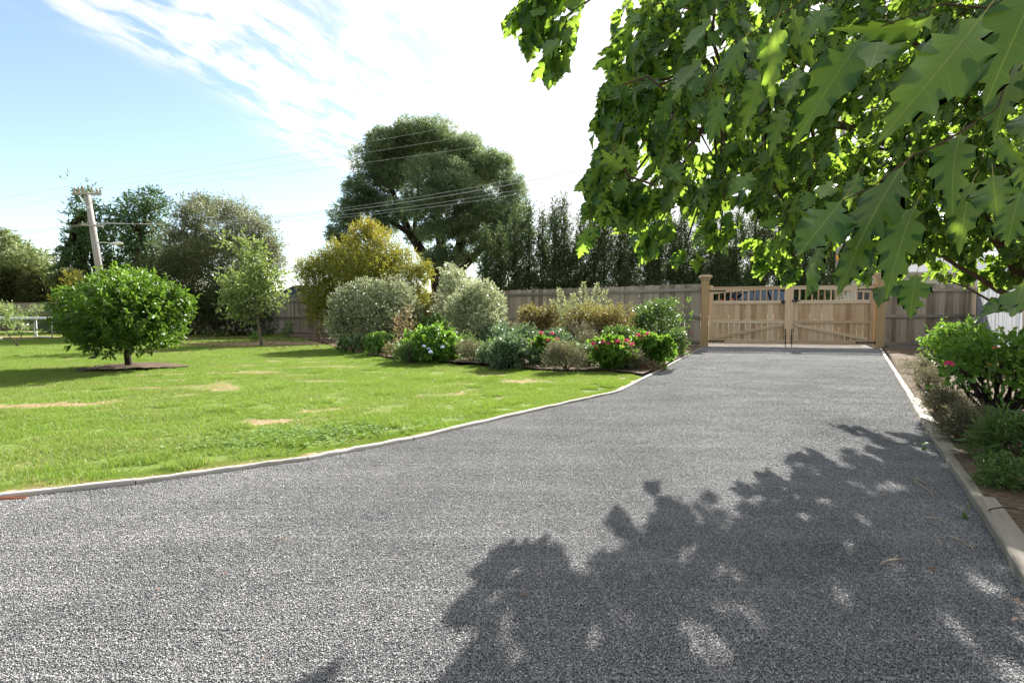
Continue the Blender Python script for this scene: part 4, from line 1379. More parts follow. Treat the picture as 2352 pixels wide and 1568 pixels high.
flower_heads(t, g, [(983, 766, 9.7), (973, 795, 9.1), (984, 801, 9.05), (1016, 797, 9.0), (988, 809, 8.95), (1048, 764, 10.0)], 0.036, M['petal_blue'])
shrub('rosemary_bush', 'small dark feathery bush in front of the hydrangea', 'shrub', 948, 833, 78, 786, 'midgreen', 1100, 5, 0.09, 0.045, 0.008, nl=8, up=.8)
shrub('lavender', 'small brownish lavender clump below the silvery shrub', 'plant', 1085, 833, 62, 788, 'lavender', 700, 5, 0.14, 0.05, 0.010, nl=7, up=1.2, inner=.5)
shrub('lime_plant', 'small lime leaved plant beside the dark pot in the bed', 'plant', 1130, 824, 46, 780, 'bright', 150, 4, 0.08, 0.07, 0.045, T_LEAF, nl=5)
shrub('rose_bush', 'wide dark green rose bush at the middle of the bed front', 'shrub', 1170, 844, 108, 778, 'bluegreen', 1100, 5, 0.10, 0.055, 0.036, nl=14, depth=0.8)
shrub('rose_bush', 'green leafy bush behind the wide dark rose bush', 'shrub', 1195, 818, 125, 754, 'bluegreen', 900, 5, 0.12, 0.065, 0.042, nl=12, depth=.8)
shrub('yellow_leaf_shrub', 'yellow and brown shrub, the left smaller one, against the fence', 'shrub', 1236, 806, 112, 708, 'brownyel', 1500, 5, 0.12, 0.055, 0.026, nl=14, up=.6, zlo=.1, inner=.35, stem='stem_red', stems=14,
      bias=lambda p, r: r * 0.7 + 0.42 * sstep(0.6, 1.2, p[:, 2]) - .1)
shrub('yellow_leaf_shrub', 'yellow and brown shrub, the right larger one, behind the geraniums', 'shrub', 1378, 812, 158, 702, 'brownyel', 2600, 5, 0.12, 0.055, 0.026, nl=18, up=.6, zlo=.1, inner=.35, stem='stem_red', stems=20,
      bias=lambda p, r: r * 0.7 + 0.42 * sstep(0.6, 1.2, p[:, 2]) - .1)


FILL = [(1010, 800, 90, 730, 'midgreen', 700, 'leafy green filler shrub behind the hydrangea'), (1150, 812, 80, 745, 'bluegreen', 600, 'green shrub at the foot of the silvery variegated shrub'), (1285, 825, 90, 765, 'bluegreen', 600, 'soft green shrub behind the left geranium'), (1420, 822, 110, 758, 'midgreen', 800, 'leafy shrub behind the two right geraniums'), (1545, 815, 60, 760, 'midgreen', 400, 'dark low shrub in the corner by the gate post'),
        (1060, 818, 70, 775, 'midgreen', 400, 'low green plant behind the small brownish lavender'), (890, 808, 90, 765, 'darkbush', 600, 'dark understory shrub beneath the grey green shrub'), (1350, 840, 46, 800, 'bluegreen', 260, 'low blue green plant left of the heavily flowering geranium'), (1120, 838, 40, 800, 'bluegreen', 220, 'low blue green plant left of the wide rose bush')]
for cx_, b_, w_, t_, m_, n_, l_ in FILL:
    shrub('garden_shrub', l_, 'shrub', cx_, b_, w_, t_, m_, n_, 5, .11, .06, .036, nl=10, up=.4)


def spike_plant():
    g = G(1330, 804, BED_Z); d = g[1]
    t = thing('flowering_weed', 'tall pale green plant with feathery flower spikes before the fence', 'plant', g)
    heads = [(1340, 650, 12.6), (1283, 664, 12.7), (1372, 652, 12.9), (1268, 690, 12.6), (1300, 690, 12.4), (1316, 676, 12.6), (1354, 690, 12.5), (1391, 668, 12.8), (1327, 700, 12.4), (1252, 712, 12.6), (1290, 712, 12.4), (1400, 690, 12.8)]
    P_, D_, R_ = [], [], []
    ps = []
    for x, y, dd in heads:
        tip = P(x, y, dd); ft = g + np.array(((tip[0] - g[0]) * 0.45, (tip[1] - g[1]) * .5, -0.02))
        c = wobble_path(ft, tip, 6, 0.012)
        ps.append((c, 0.012, 0.004))
        Ls = tip[2] - ft[2]
        n = 330
        f = RNG.uniform(0.35, 1.0, n)
        rad = 0.17 * (1.0 - np.clip((f - 0.55) / 0.45, 0, 1)) ** 0.8 + 0.015
        a = RNG.uniform(0, 2 * math.pi, n)
        base = ft + (tip - ft) * f[:, None]
        off = np.stack([np.cos(a), np.sin(a), RNG.uniform(0.3, 1.2, n)], 1)
        P_.append(base + off * (rad * RNG.uniform(.3, 1, n))[:, None]); D_.append(off + RNG.normal(0, .3, (n, 3))); R_.append(np.clip(RNG.random(n) * .6 + (f - .35) * .6, 0, 1))
    P_ = np.concatenate(P_); D_ = np.concatenate(D_); R_ = np.concatenate(R_); k = len(P_)
    v, f, at = leaf_arrays(P_ - g, D_, RNG.normal(size=(k, 3)), RNG.uniform(.04, .085, k), RNG.uniform(.012, .022, k), T_DIAMOND, R_)
    link('foliage', np_mesh('foliage', v, f, at), M['spike'], t, 'stuff')
    limbs(g, ps, M['stem_green'], t, 'stems', 5)


spike_plant()
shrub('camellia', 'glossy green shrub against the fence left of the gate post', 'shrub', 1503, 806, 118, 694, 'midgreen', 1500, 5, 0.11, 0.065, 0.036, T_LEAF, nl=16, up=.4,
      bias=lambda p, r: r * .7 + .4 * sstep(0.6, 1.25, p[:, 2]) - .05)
t, g, r, zt = shrub('climbing_rose', 'thin climbing rose canes with few leaves against the fence', 'plant', 1540, 803, 90, 668, 'bright', 70, 4, 0.12, 0.06, 0.034, nl=16, inner=.6, stems=8, stem='stem_green')
flower_heads(t, g, [(1548, 734, 13.2), (1590, 762, 13.4)], 0.035, M['petal_pink'], 'flower', 24)
shrub('olive_bush', 'sparse olive brown bush between the geraniums', 'shrub', 1330, 818, 110, 748, 'lavender', 1000, 5, 0.12, 0.05, 0.012, nl=10, up=.7, inner=.45)


def geranium(label, cx, base, w, top, flowers):
    t, g, r, zt = shrub('geranium', label, 'plant', cx, base, w, top, 'bright', 520, 5, 0.08, 0.065, 0.062, T_ROUND, nl=11, up=.3, group='pink geraniums of the bed', zlo=0.02)
    d = g[1]
    flower_heads(t, g, [(x, y, d - r * 0.6 + 0.05) for x, y in flowers], 0.042, M['petal_pink'], petals=38)


geranium('small pink flowered geranium at the left, beside the rose bush', 1250, 838, 74, 778, [(1243, 765), (1268, 766), (1222, 788), (1258, 782), (1229, 800), (1226, 810), (1280, 780)])
geranium('most heavily flowering pink geranium nearest the lawn edge', 1407, 848, 92, 782, [(1385, 786), (1372, 800), (1398, 790), (1418, 785), (1430, 797), (1440, 783), (1408, 800), (1392, 803), (1452, 792), (1380, 808), (1425, 806), (1364, 790)])
geranium('leafy pink geranium beside the edging nearest the gate', 1497, 842, 98, 774, [(1466, 770), (1478, 772), (1488, 768), (1470, 780), (1500, 776)])
shrub('lavender', 'greyish lavender clump between the two geraniums in front', 'plant', 1300, 853, 96, 798, 'lavender', 1300, 5, 0.13, 0.045, 0.009, nl=9, up=1.0, inner=.45)
shrub('lavender', 'small lavender clump between the heavily flowering and leafy geraniums', 'plant', 1447, 851, 58, 800, 'lavender', 520, 5, 0.12, 0.045, 0.009, nl=6, up=1.1, inner=.45)
shrub('lavender', 'straggly brown lavender behind the front lavender clump', 'plant', 1352, 828, 60, 770, 'lavender', 520, 5, 0.13, 0.05, 0.009, nl=6, up=1.0, inner=.5)
t, g, r, zt = shrub('ground_rose', 'low trailing plant with a pink bloom by the edging board', 'plant', 1490, 850, 62, 832, 'copper', 130, 4, 0.06, 0.04, 0.026, nl=5)
flower_heads(t, g, [(1480, 843, 8.2), (1444, 812, 8.4)], 0.03, M['petal_pink'], 'flower', 24)

# self-sown growth that knits the bed together
def bed_growth():
    line = [np.array(p[:2]) for p in BED_EDGE[:12]]
    bl = []
    for i in range(150):
        k = RNG.integers(0, len(line) - 1); p = lerp(line[k], line[k + 1], RNG.random())
        b = RNG.uniform(.25, 3.4); q = np.array((p[0] + b * .45 + .1, p[1] + b, 0))
        if q[1] > fence_y(q[0]) - .4: continue
        if dist_poly(q[None], KLX)[0] < .3: continue
        s_ = RNG.uniform(.07, .22)
        bl.append((q[0], q[1], BED_Z + s_ * .8, s_, s_, s_ * RNG.uniform(.7, 1.3)))
    for nm, mt, k0_, n, w in (('bed_weeds', 'midgreen', 0, 1500, .026), ('bed_weeds', 'bright', 1, 900, .03), ('bed_weeds', 'lavender', 2, 800, .008)):
        p, d, n_, rn = sprigs(bl[k0_::3], n, 5, .11, up=.8, inner=.5, zmin=BED_Z)
        m = len(p)
        v, f, at = leaf_arrays(p, d, n_, RNG.uniform(.03, .06, m), w * RNG.uniform(.7, 1.2, m), T_DIAMOND, rn)
        tag(link(nm, np_mesh(nm, v, f, at), M[mt]), kind='stuff')


bed_growth()
# ------------------------------------------------------------------ dark bush at the fence, left
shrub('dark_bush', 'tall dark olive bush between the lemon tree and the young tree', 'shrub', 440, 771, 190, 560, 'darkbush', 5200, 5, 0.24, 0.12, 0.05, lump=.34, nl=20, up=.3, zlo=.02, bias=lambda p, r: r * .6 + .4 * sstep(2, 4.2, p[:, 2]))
shrub('dark_bush', 'dark shaded bush behind the young tree trunk', 'shrub', 545, 772, 150, 630, 'darkbush', 3600, 5, 0.22, 0.11, 0.05, lump=.34, nl=14, up=.2, zlo=.0, bias=lambda p, r: r * .7)
shrub('bronze_shrub', 'bronze tipped thin shrub rising behind the lemon tree', 'shrub', 178, 762, 90, 628, 'golden', 480, 4, 0.3, 0.16, 0.06, nl=10, inner=.6, up=.6)
shrub('garden_shrub', 'pale green shrub behind the trampoline by the far fence', 'shrub', 88, 757, 60, 700, 'euc', 500, 5, 0.2, 0.14, 0.05, nl=9)
shrub('garden_shrub', 'loose pale green shrub at the far left photo edge', 'shrub', 8, 760, 60, 695, 'euc', 420, 5, 0.25, 0.15, 0.05, nl=9, inner=.5)
shrub('garden_shrub', 'low dark grassy bush in mulch left of the lemon tree', 'shrub', 130, 766, 46, 735, 'midgreen', 500, 5, 0.2, 0.14, 0.03, nl=6)
shrub('sapling', 'thin pale leaved sapling in the lawn before the trampoline', 'tree', 38, 796, 66, 705, 'young', 60, 4, 0.14, 0.11, 0.05, nl=12, inner=.7, zlo=.25, stems=2)


# ------------------------------------------------------------------ trampoline
def trampoline():
    c = G(-22, 779, LAWN_Z); c = np.array((c[0], c[1], LAWN_Z)); R_, h = 1.82, 0.82
    t = thing('trampoline', 'round trampoline with white rim pad at the far left', 'trampoline', c)
    an = np.linspace(0, 2 * math.pi, 49)
    mb = MB()
    prof = [(R_ - 0.28, h + 0.02), (R_ - 0.25, h + 0.05), (R_ - 0.02, h + 0.05), (R_ + 0.02, h + 0.02), (R_ + 0.02, h - 0.06), (R_ - 0.01, h - 0.06), (R_ - 0.02, h)]
    vs = [(r * math.cos(a), r * math.sin(a), z) for a in an[:-1] for r, z in prof]
    k = len(prof); n = 48
    fs = [(i * k + j, i * k + j + 1, ((i + 1) % n) * k + j + 1, ((i + 1) % n) * k + j) for i in range(n) for j in range(k - 1)]
    mb.add(vs, fs); mb.build('rim_pad', M['white_pad'], t, smooth=True)
    mb = MB(); mb.add([(0, 0, h)] + [((R_ - 0.27) * math.cos(a), (R_ - 0.27) * math.sin(a), h + 0.01) for a in an[:-1]], [(0, i + 1, (i + 1) % 48 + 1) for i in range(48)])
    mb.build('jumping_mat', M['black_mat'], t)
    mb = MB(); mb.tube([(R_ * 0.985 * math.cos(a), R_ * 0.985 * math.sin(a), h - 0.03) for a in an], 0.022, 8, cap=False); mb.build('frame_ring', M['galv'], t, smooth=True)
    for q in range(4):
        a0 = q * math.pi / 2 - 0.35
        pts = []
        a1, a2 = a0 - 0.3, a0 + 0.3
        p = lambda a, z: (R_ * .985 * math.cos(a), R_ * .985 * math.sin(a), z)
        mb = MB(); mb.tube([p(a1, h - 0.04), p(a1, 0.06), p(a1 + .04, 0.02), p(a2 - .04, 0.02), p(a2, 0.06), p(a2, h - 0.04)], 0.024, 8)
        mb.build('leg_frame', M['galv'], t, smooth=True)


trampoline()


# ------------------------------------------------------------------ background trees
def tree(name, label, base, blobs, mat, n, per, sl, ll, lw, bark='bark_dark', fork=None, r0=0.3, group='trees beyond the fence', targets=12, tmpl=T_DIAMOND, bias=None, **kw):
    t = thing(name, label, 'tree', base, group=group)
    foliage(t, base, blobs, n, per, sl, ll, lw, M[mat], tmpl, name='crown', bias=bias, stray=0.0, **kw)
    base = np.asarray(base, float)
    fork = np.asarray(fork if fork is not None else base + np.array((0, 0, 1.5)))
    ps = [(wobble_path(base - np.array((0, 0, .2)), fork, 4, 0.02), r0, r0 * 0.8)]
    for b in blobs[:targets]:
        ps.append((wobble_path(fork - np.array((0, 0, .05)), b[:3], 6, 0.035, 0.06), r0 * 0.55, r0 * 0.08))
    limbs(base, ps, M[bark], t)
    return t


def big_wattle():
    d = 38.0
    bx, by = P(1010, 700, d)[:2]
    base = np.array((bx, by, float(ground_z(bx, by))))
    bl = []
    # (px, py, depth offset, half width px, half height px)
    sp = [(985, 318, 0, 75, 32), (905, 345, 0, 62, 38), (850, 375, 0, 45, 45), (1060, 345, 1, 65, 38), (1120, 385, 0, 55, 45), (1165, 430, 0, 40, 40), (1185, 480, 0, 32, 45), (835, 430, 0, 38, 45), (870, 470, 1, 45, 40),
          (1005, 405, -3, 62, 62), (985, 465, -3, 55, 55), (1050, 440, -3, 55, 45), (1100, 480, -2, 60, 45), (1150, 500, -1, 45, 45), (920, 410, 1, 60, 50), (960, 355, 2, 70, 40), (1080, 400, 2, 70, 45), (800, 495, 0, 38, 28), (780, 530, -1, 28, 32), (820, 470, 0, 30, 28),
          (1195, 530, 0, 30, 40), (1120, 545, 0, 45, 30), (1010, 520, -2, 45, 40), (880, 520, 1, 40, 30), (1060, 520, -1, 40, 35), (1160, 570, 0, 40, 28), (930, 480, 0, 45, 45), (1020, 590, -1, 42, 32), (965, 540, 1, 30, 35), (800, 550, 0, 24, 24), (1075, 585, 0, 30, 26)]
    for x, y, dd, rx, rz in sp:
        c = P(x, y, d + dd); bl.append((c[0], c[1], c[2], rx * d / F, rx * d / F * 1.1, rz * d / F))
    # finer lumps on the outside
    extra = []
    for b in bl:
        for k in range(13):
            q = norm(RNG.normal(size=3)); q[2] = q[2] * .8 + .15
            s = b[3] * RNG.uniform(.30, .46)
            extra.append((b[0] + q[0] * b[3] * .66, b[1] + q[1] * b[4] * .66, b[2] + q[2] * b[5] * .5 - .25, s, s, s * .72))
    t = thing('wattle_tree', 'huge domed dark green tree with several trunks beyond the fence', 'tree', base)
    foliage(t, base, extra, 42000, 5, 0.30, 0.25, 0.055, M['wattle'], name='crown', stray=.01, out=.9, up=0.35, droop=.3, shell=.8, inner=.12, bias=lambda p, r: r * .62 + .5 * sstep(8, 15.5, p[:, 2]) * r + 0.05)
    ps = []
    def pl(*pp): return [P(x, y, d + (i * 0.2)) for i, (x, y) in enumerate(pp)]
    ps.append((pl((1012, 700), (1005, 640), (985, 600), (945, 540), (915, 470), (890, 400)), 0.62, 0.12))
    ps.append((pl((1010, 700), (1012, 620), (1015, 560), (1005, 500), (1000, 430), (990, 340)), 0.6, 0.12))
    ps.append((pl((1015, 700), (1035, 620), (1060, 560), (1075, 500), (1090, 430), (1110, 390)), 0.55, 0.10))
    ps.append((pl((1018, 700), (1050, 630), (1100, 580), (1140, 540), (1165, 490)), 0.42, 0.08))
    ps.append((pl((985, 600), (960, 575), (955, 520), (965, 450), (960, 380)), 0.3, 0.06))
    ps.append((pl((945, 540), (900, 510), (860, 470), (840, 430)), 0.22, 0.05))
    ps.append((pl((915, 470), (870, 520), (810, 530)), 0.14, 0.04))
    ps.append((pl((1060, 560), (1045, 500), (1050, 450)), 0.2, 0.05))
    ps.append((pl((1075, 500), (1130, 470), (1165, 440)), 0.16, 0.04))
    ps.append((pl((1100, 580), (1110, 540), (1120, 500)), 0.16, 0.04))
    limbs(base, ps, M['bark_dark'], t, 'trunk', 8)


big_wattle()


def hedge_row():
    n = 27
    lab = ['%s columnar tree from the left in the tall row beyond the fence' % s for s in ('first', 'second', 'third', 'fourth', 'fifth', 'sixth', 'seventh', 'eighth', 'ninth', 'tenth', 'eleventh', 'twelfth', 'thirteenth', 'fourteenth', 'fifteenth', 'sixteenth', 'seventeenth', 'eighteenth', 'nineteenth', 'twentieth', 'twenty-first', 'twenty-second', 'twenty-third', 'twenty-fourth', 'twenty-fifth', 'twenty-sixth', 'twenty-seventh')]
    px = np.linspace(1120, 1905, n)
    for i in range(n):
        d = 31.5 + RNG.uniform(-.5, .5) - 0.0008 * (px[i] - 1120)
        top = 466 + 20 * math.sin(i * 1.9) + RNG.uniform(-20, 20) + (40 if i < 2 else 0) + 0.05 * max(0, px[i] - 1400)
        x = (px[i] + RNG.uniform(-6, 6) - CX) / F * d
        gz = float(ground_z(x, d))
        base = np.array((x, d, gz)); zt = H + (HY - top) / F * d
        hh = zt - gz
        t = thing('columnar_tree', lab[i], 'tree', base, group='row of columnar trees beyond the fence')
        bl = []
        m = 15
        for k in range(m):
            f = (k + 0.3) / m
            r = 0.80 * (1 - f ** 2.0 * 0.86) * RNG.uniform(.75, 1.15) * (0.75 if f < 0.2 else 1)
            bl.append((x + RNG.normal(0, .22) * (1 - f), d + RNG.normal(0, .22), gz + 0.25 + f * (hh - 0.6), r, r, hh / m * 1.05))
        foliage(t, base, bl, 1500, 5, 0.34, 0.20, 0.050, M['cypress'], name='crown', out=.5, up=1.1, shell=.5, inner=.35)
        limbs(base, [(wobble_path(base - np.array((0, 0, .2)), (x, d, zt - .5), 6, 0.006), 0.10, 0.02)] + [(wobble_path((x, d, gz + hh * f), (x + RNG.uniform(-.7, .7), d + RNG.uniform(-.5, .5), gz + hh * f + 1.0), 3, .02), 0.035, .01) for f in (.1, .2, .3, .4, .5)], M['bark_dark'], t, 'trunk', 5)


hedge_row()


def left_trees():
    # tall conifer behind the power pole
    d = 52.0
    x, y = P(190, 600, d)[:2]; gz = float(ground_z(x, y)); base = np.array((x, y, gz)); zt = P(190, 404, d)[2]
    bl = []
    for k in range(34):
        f = k / 33
        z = lerp(2.0, zt - 0.7, f)
        R_ = lerp(3.3, 0.7, f ** 1.4) * RNG.uniform(.7, 1.1)
        for q in range(3 if f < .9 else 1):
            a = RNG.uniform(0, 6.28); rr = R_ * RNG.uniform(.45, .8)
            bl.append((x + math.cos(a) * rr + (1.2 * f if f < 1 else 0), y + math.sin(a) * rr, z, R_ * .42, R_ * .42, .32))
    tree('conifer_tree', 'tall open conifer directly behind the power pole', base, bl, 'conifer', 2100, 5, 0.5, 0.40, 0.13, fork=(x + .6, y, zt * .75), r0=.42, targets=30, up=.15, shell=.5, inner=.3, bias=lambda p, r: r * .7 + .3 * sstep(6, 15, p[:, 2]))
    d = 55.0
    x, y = P(318, 600, d)[:2]; gz = float(ground_z(x, y)); base = np.array((x, y, gz))
    bl = []
    for px_, py_, rx, rz in ((350, 462, 38, 16), (318, 478, 40, 16), (285, 497, 32, 14), (365, 490, 30, 14), (330, 512, 46, 14), (290, 530, 36, 16), (360, 535, 34, 16), (325, 555, 45, 16), (285, 570, 35, 18), (350, 580, 42, 20), (310, 605, 50, 22), (370, 610, 30, 20), (275, 610, 28, 22), (340, 640, 60, 25), (360, 450, 16, 8), (262, 540, 16, 10)):
        c = P(px_, py_, d + RNG.uniform(-1.5, 1.5)); bl.append((c[0], c[1], c[2], rx * d / F, rx * d / F, rz * d / F))
    tree('conifer_tree', 'dark flat topped conifer right of the power pole', base, bl, 'conifer', 2600, 5, .5, .40, .13, fork=P(330, 540, d), r0=.45, targets=14, up=.25, shell=.55, bias=lambda p, r: r * .75)
    # olive coloured trees
    d = 33.0
    for (sp, lb, mt, n) in ((((455, 505, 48, 45), (420, 560, 48, 48), (480, 570, 50, 48), (440, 620, 60, 45), (400, 610, 35, 40), (470, 470, 24, 24)), 'loose olive brown tree left of the silvery one beyond the fence', 'olive', 4200),
                            (((545, 500, 48, 42), (590, 530, 48, 42), (620, 570, 36, 42), (540, 570, 52, 46), (600, 610, 48, 42), (510, 490, 24, 30), (560, 640, 60, 36), (640, 600, 18, 26)), 'silvery olive tree behind the young tree beyond the fence', 'olive', 5200)):
        bl = []
        for px_, py_, rx, rz in sp:
            c = P(px_, py_, d + RNG.uniform(-.8, .8)); bl.append((c[0], c[1], c[2], rx * d / F, rx * d / F, rz * d / F))
        cx = float(np.mean([b[0] for b in bl])); base = np.array((cx, d, float(ground_z(cx, d))))
        tree('olive_tree', lb, base, bl, mt, n, 5, .34, .20, .06, 'bark_grey', fork=(cx, d, 2.6), r0=.2, targets=8, shell=.45, inner=.4, up=.3, bias=(lambda p, r: r * .75) if n < 4500 else (lambda p, r: r * .8 + .25))
        d += 2
    # far left eucalypts and dark hedge trees
    d = 62.0
    bl = []
    for px_, py_, rx, rz in ((20, 575, 45, 28), (-40, 560, 50, 35), (70, 600, 40, 24), (105, 622, 22, 18), (40, 625, 50, 24), (90, 650, 32, 24), (-20, 620, 50, 30), (0, 548, 28, 14), (15, 660, 60, 25)):
        c = P(px_, py_, d + RNG.uniform(-2, 2)); bl.append((c[0], c[1], c[2], rx * d / F, rx * d / F, rz * d / F))
    base = np.array((P(20, 600, d)[0], d, float(ground_z(-60, d))))
    tree('eucalypt_tree', 'pale spreading eucalypt at the far left horizon', base, bl, 'euc', 4200, 5, .55, .45, .16, 'bark_grey', fork=P(20, 650, d), r0=.4, targets=9, shell=.6)
    d = 46.0
    for (cx_, w, top, lb) in ((10, 70, 622, 'dark round tree behind the far fence at the left photo edge'), (85, 70, 640, 'dark round tree behind the far fence beside the lemon tree'), (165, 70, 628, 'dark bushy tree below the tall conifer')):
        c = P(cx_, top, d); gz = float(ground_z(c[0], d)); rr = w / 2 * d / F
        bl = blobs_in(c[0], d, gz, c[2], rr, rr, 12, rr * .4)
        tree('round_tree', lb, np.array((c[0], d, gz)), bl, 'darkbush', 2400, 5, .4, .28, .11, fork=(c[0], d, gz + 1.2), r0=.18, targets=6)


left_trees()


# ------------------------------------------------------------------ poles and wires
def insul(mb, p, h=0.22, r=0.06):
    x, y, z = p
    mb.tube([(x, y, z), (x, y, z + h * .3), (x, y, z + h * .35), (x, y, z + h * .6), (x, y, z + h * .65), (x, y, z + h)], [r * .5, r * .5, r, r * .7, r * 1.05, r * .4], 8)


POLE_A_D = 36.0
pa_top = P(213, 446, POLE_A_D); pa_bot = P(246, 690, POLE_A_D)
pa_base = np.array((pa_bot[0] + .12, POLE_A_D, float(ground_z(pa_bot[0], POLE_A_D))))
road_dir = norm(np.array((13.2, 20.5, 0)) - np.array((pa_top[0], pa_top[1], 0)))
arm_dir = np.array((0.97, -0.22, 0))


def pole_a():
    t = thing('power_pole', 'leaning grey timber power pole with loaded crossarm and street lamp', 'power pole', pa_base)
    mb = MB(pa_base); mb.tube([pa_base - np.array((0, 0, .4)), lerp(pa_base, pa_top, .5), pa_top], [0.27, 0.225, 0.18], 10)
    mb.build('shaft', M['pole_wood'], t, smooth=True)
    ang = math.atan2(arm_dir[1], arm_dir[0])
    arms = []
    for px, py, L_, nm in ((213, 449, 2.5, 'crossarm'), (221, 520, 1.9, 'crossarm')):
        c = P(px, py, POLE_A_D - .28)
        mb = MB(); mb.box((0, 0, 0), (L_, 0.11, 0.13), bev=.01)
        o = mb.build(nm, M['pole_wood'], t); o.location = tuple(c - pa_base); o.rotation_euler = (0, math.radians(6), ang)
        arms.append((c, L_, o))
    tops = []
    for f in (-.46, -.30, -.16, .16, .34, .46):
        mb = MB(); insul(mb, (f * 2.5, 0, .06), .34 if abs(f) > .2 else .45, .075)
        mb.build('insulator', M['porcelain'], arms[0][2], smooth=True)
    for f in (-.45, -.2, .2, .45):
        mb = MB(); insul(mb, (f * 1.9, 0, .05), .16, .045)
        mb.build('insulator', M['porcelain'], arms[1][2], smooth=True)
    for s in (-1, 1):
        mb = MB(pa_base); a = P(213, 452, POLE_A_D - .2) + arm_dir * .75 * s; b = P(214, 482, POLE_A_D - .2)
        mb.tube([a, b], .025, 6); mb.build('brace', M['galv'], t)
    mb = MB(pa_base); c = P(228, 559, POLE_A_D - .25); e = P(266, 561, POLE_A_D - .6)
    mb.tube([c, (c + e) / 2 + np.array((0, 0, .06)), e], .03, 7)
    arm = mb.build('lamp_arm', M['galv'], t, smooth=True)
    mb = MB(e); mb.tube([e, e + np.array((.12, 0, .02)), e + np.array((.45, -.03, .03)), e + np.array((.72, -.05, 0.0)), e + np.array((.8, -.05, -.01))], [.05, .09, .11, .07, .02], 9)
    h = mb.build('lamp_head', M['lamp_glass'], arm, smooth=True); h.location = tuple(e - pa_base)
    for off in (.17, .1):
        mb = MB(pa_base); mb.tube([P(222, 520, POLE_A_D - .32) + np.array((off, 0, 0)), P(234, 600, POLE_A_D - .34) + np.array((off, 0, 0)), P(244, 690, POLE_A_D - .36) + np.array((off, 0, 0))], .018, 5)
        mb.build('cable', M['wire'], t)
    return arms


arms = pole_a()
pb = P(1921, 600, 20.5)
pb_base = np.array((pb[0], 20.5, float(ground_z(pb[0], 20.5))))


def pole_b():
    t = thing('power_pole', 'grey power pole with orange plate behind the right gate leaf', 'power pole', pb_base)
    mb = MB(pb_base); mb.tube([pb_base - np.array((0, 0, .4)), pb_base + np.array((0, 0, 5)), pb_base + np.array((0, 0, 10.2))], [.115, .10, .085], 12)
    mb.build('shaft', M['pole_dark'], t, smooth=True)
    c = P(1920, 592, 20.5 - .125)
    mb = MB(); mb.box((0, 0, 0), (.17, .02, .20), bev=.004); o = mb.build('warning_plate', M['orange'], t); o.location = tuple(c - pb_base)
    for z, L_ in ((10.0, 2.4), (8.2, 1.8)):
        mb = MB(); mb.box((0, 0, 0), (L_, .11, .12), bev=.01); o = mb.build('crossarm', M['pole_dark'], t); o.location = (0, -.14, z); o.rotation_euler = (0, 0, math.radians(55))


pole_b()


def wire(label, a, b, sag, r):
    n = 26
    t = np.linspace(0, 1, n)
    p = np.array(a) + (np.array(b) - np.array(a)) * t[:, None]
    p[:, 2] -= sag * 4 * t * (1 - t)
    mb = MB(a); mb.tube(p, r, 5)
    o = mb.build('overhead_wire', M['wire'], smooth=True); o.location = tuple(float(v) for v in a)
    tag(o, label, 'wire', 'overhead wires of the street')


ta, tb = arms[0][0], arms[1][0]
bt = pb_base + np.array((0, -.14, 10.2)); bb = pb_base + np.array((0, -.14, 8.35))
bdir = np.array((math.cos(math.radians(55)), math.sin(math.radians(55)), 0))
for f, nm in ((-.46, 'uppermost'), (.0, 'middle'), (.46, 'lowest')):
    wire('%s high thin wire running right from the upper crossarm' % nm, ta + arm_dir * f * 2.5 + np.array((0, 0, .45 - f * .6)), bt + np.array((0, 0, -f * 1.6)), 0.55, .007)
for f, nm in ((-.45, 'topmost'), (-.2, 'second'), (.2, 'third'), (.45, 'bottom')):
    wire('%s of four low wires crossing in front of the huge tree' % nm, tb + arm_dir * f * 1.9 + np.array((0, 0, .2)), bb + np.array((0, 0, -f * 1.1)), 1.5, .013 if nm == 'second' else .009)
farl = np.array((-75, 52, 0))
for f, nm in ((-.46, 'upper'), (.46, 'lower')):
    wire('%s high wire leaving the power pole to the left' % nm, ta + arm_dir * f * 2.5 + np.array((0, 0, .4 - f * .5)), farl + np.array((f * 2, 0, 10.2 - f)), .5, .009)
for f, nm in ((-.3, 'upper'), (.3, 'lower')):
    wire('%s low wire leaving the power pole to the left' % nm, tb + arm_dir * f * 1.9 + np.array((0, 0, .15)), farl + np.array((f * 2, 0, 8.0 - f)), .6, .010)


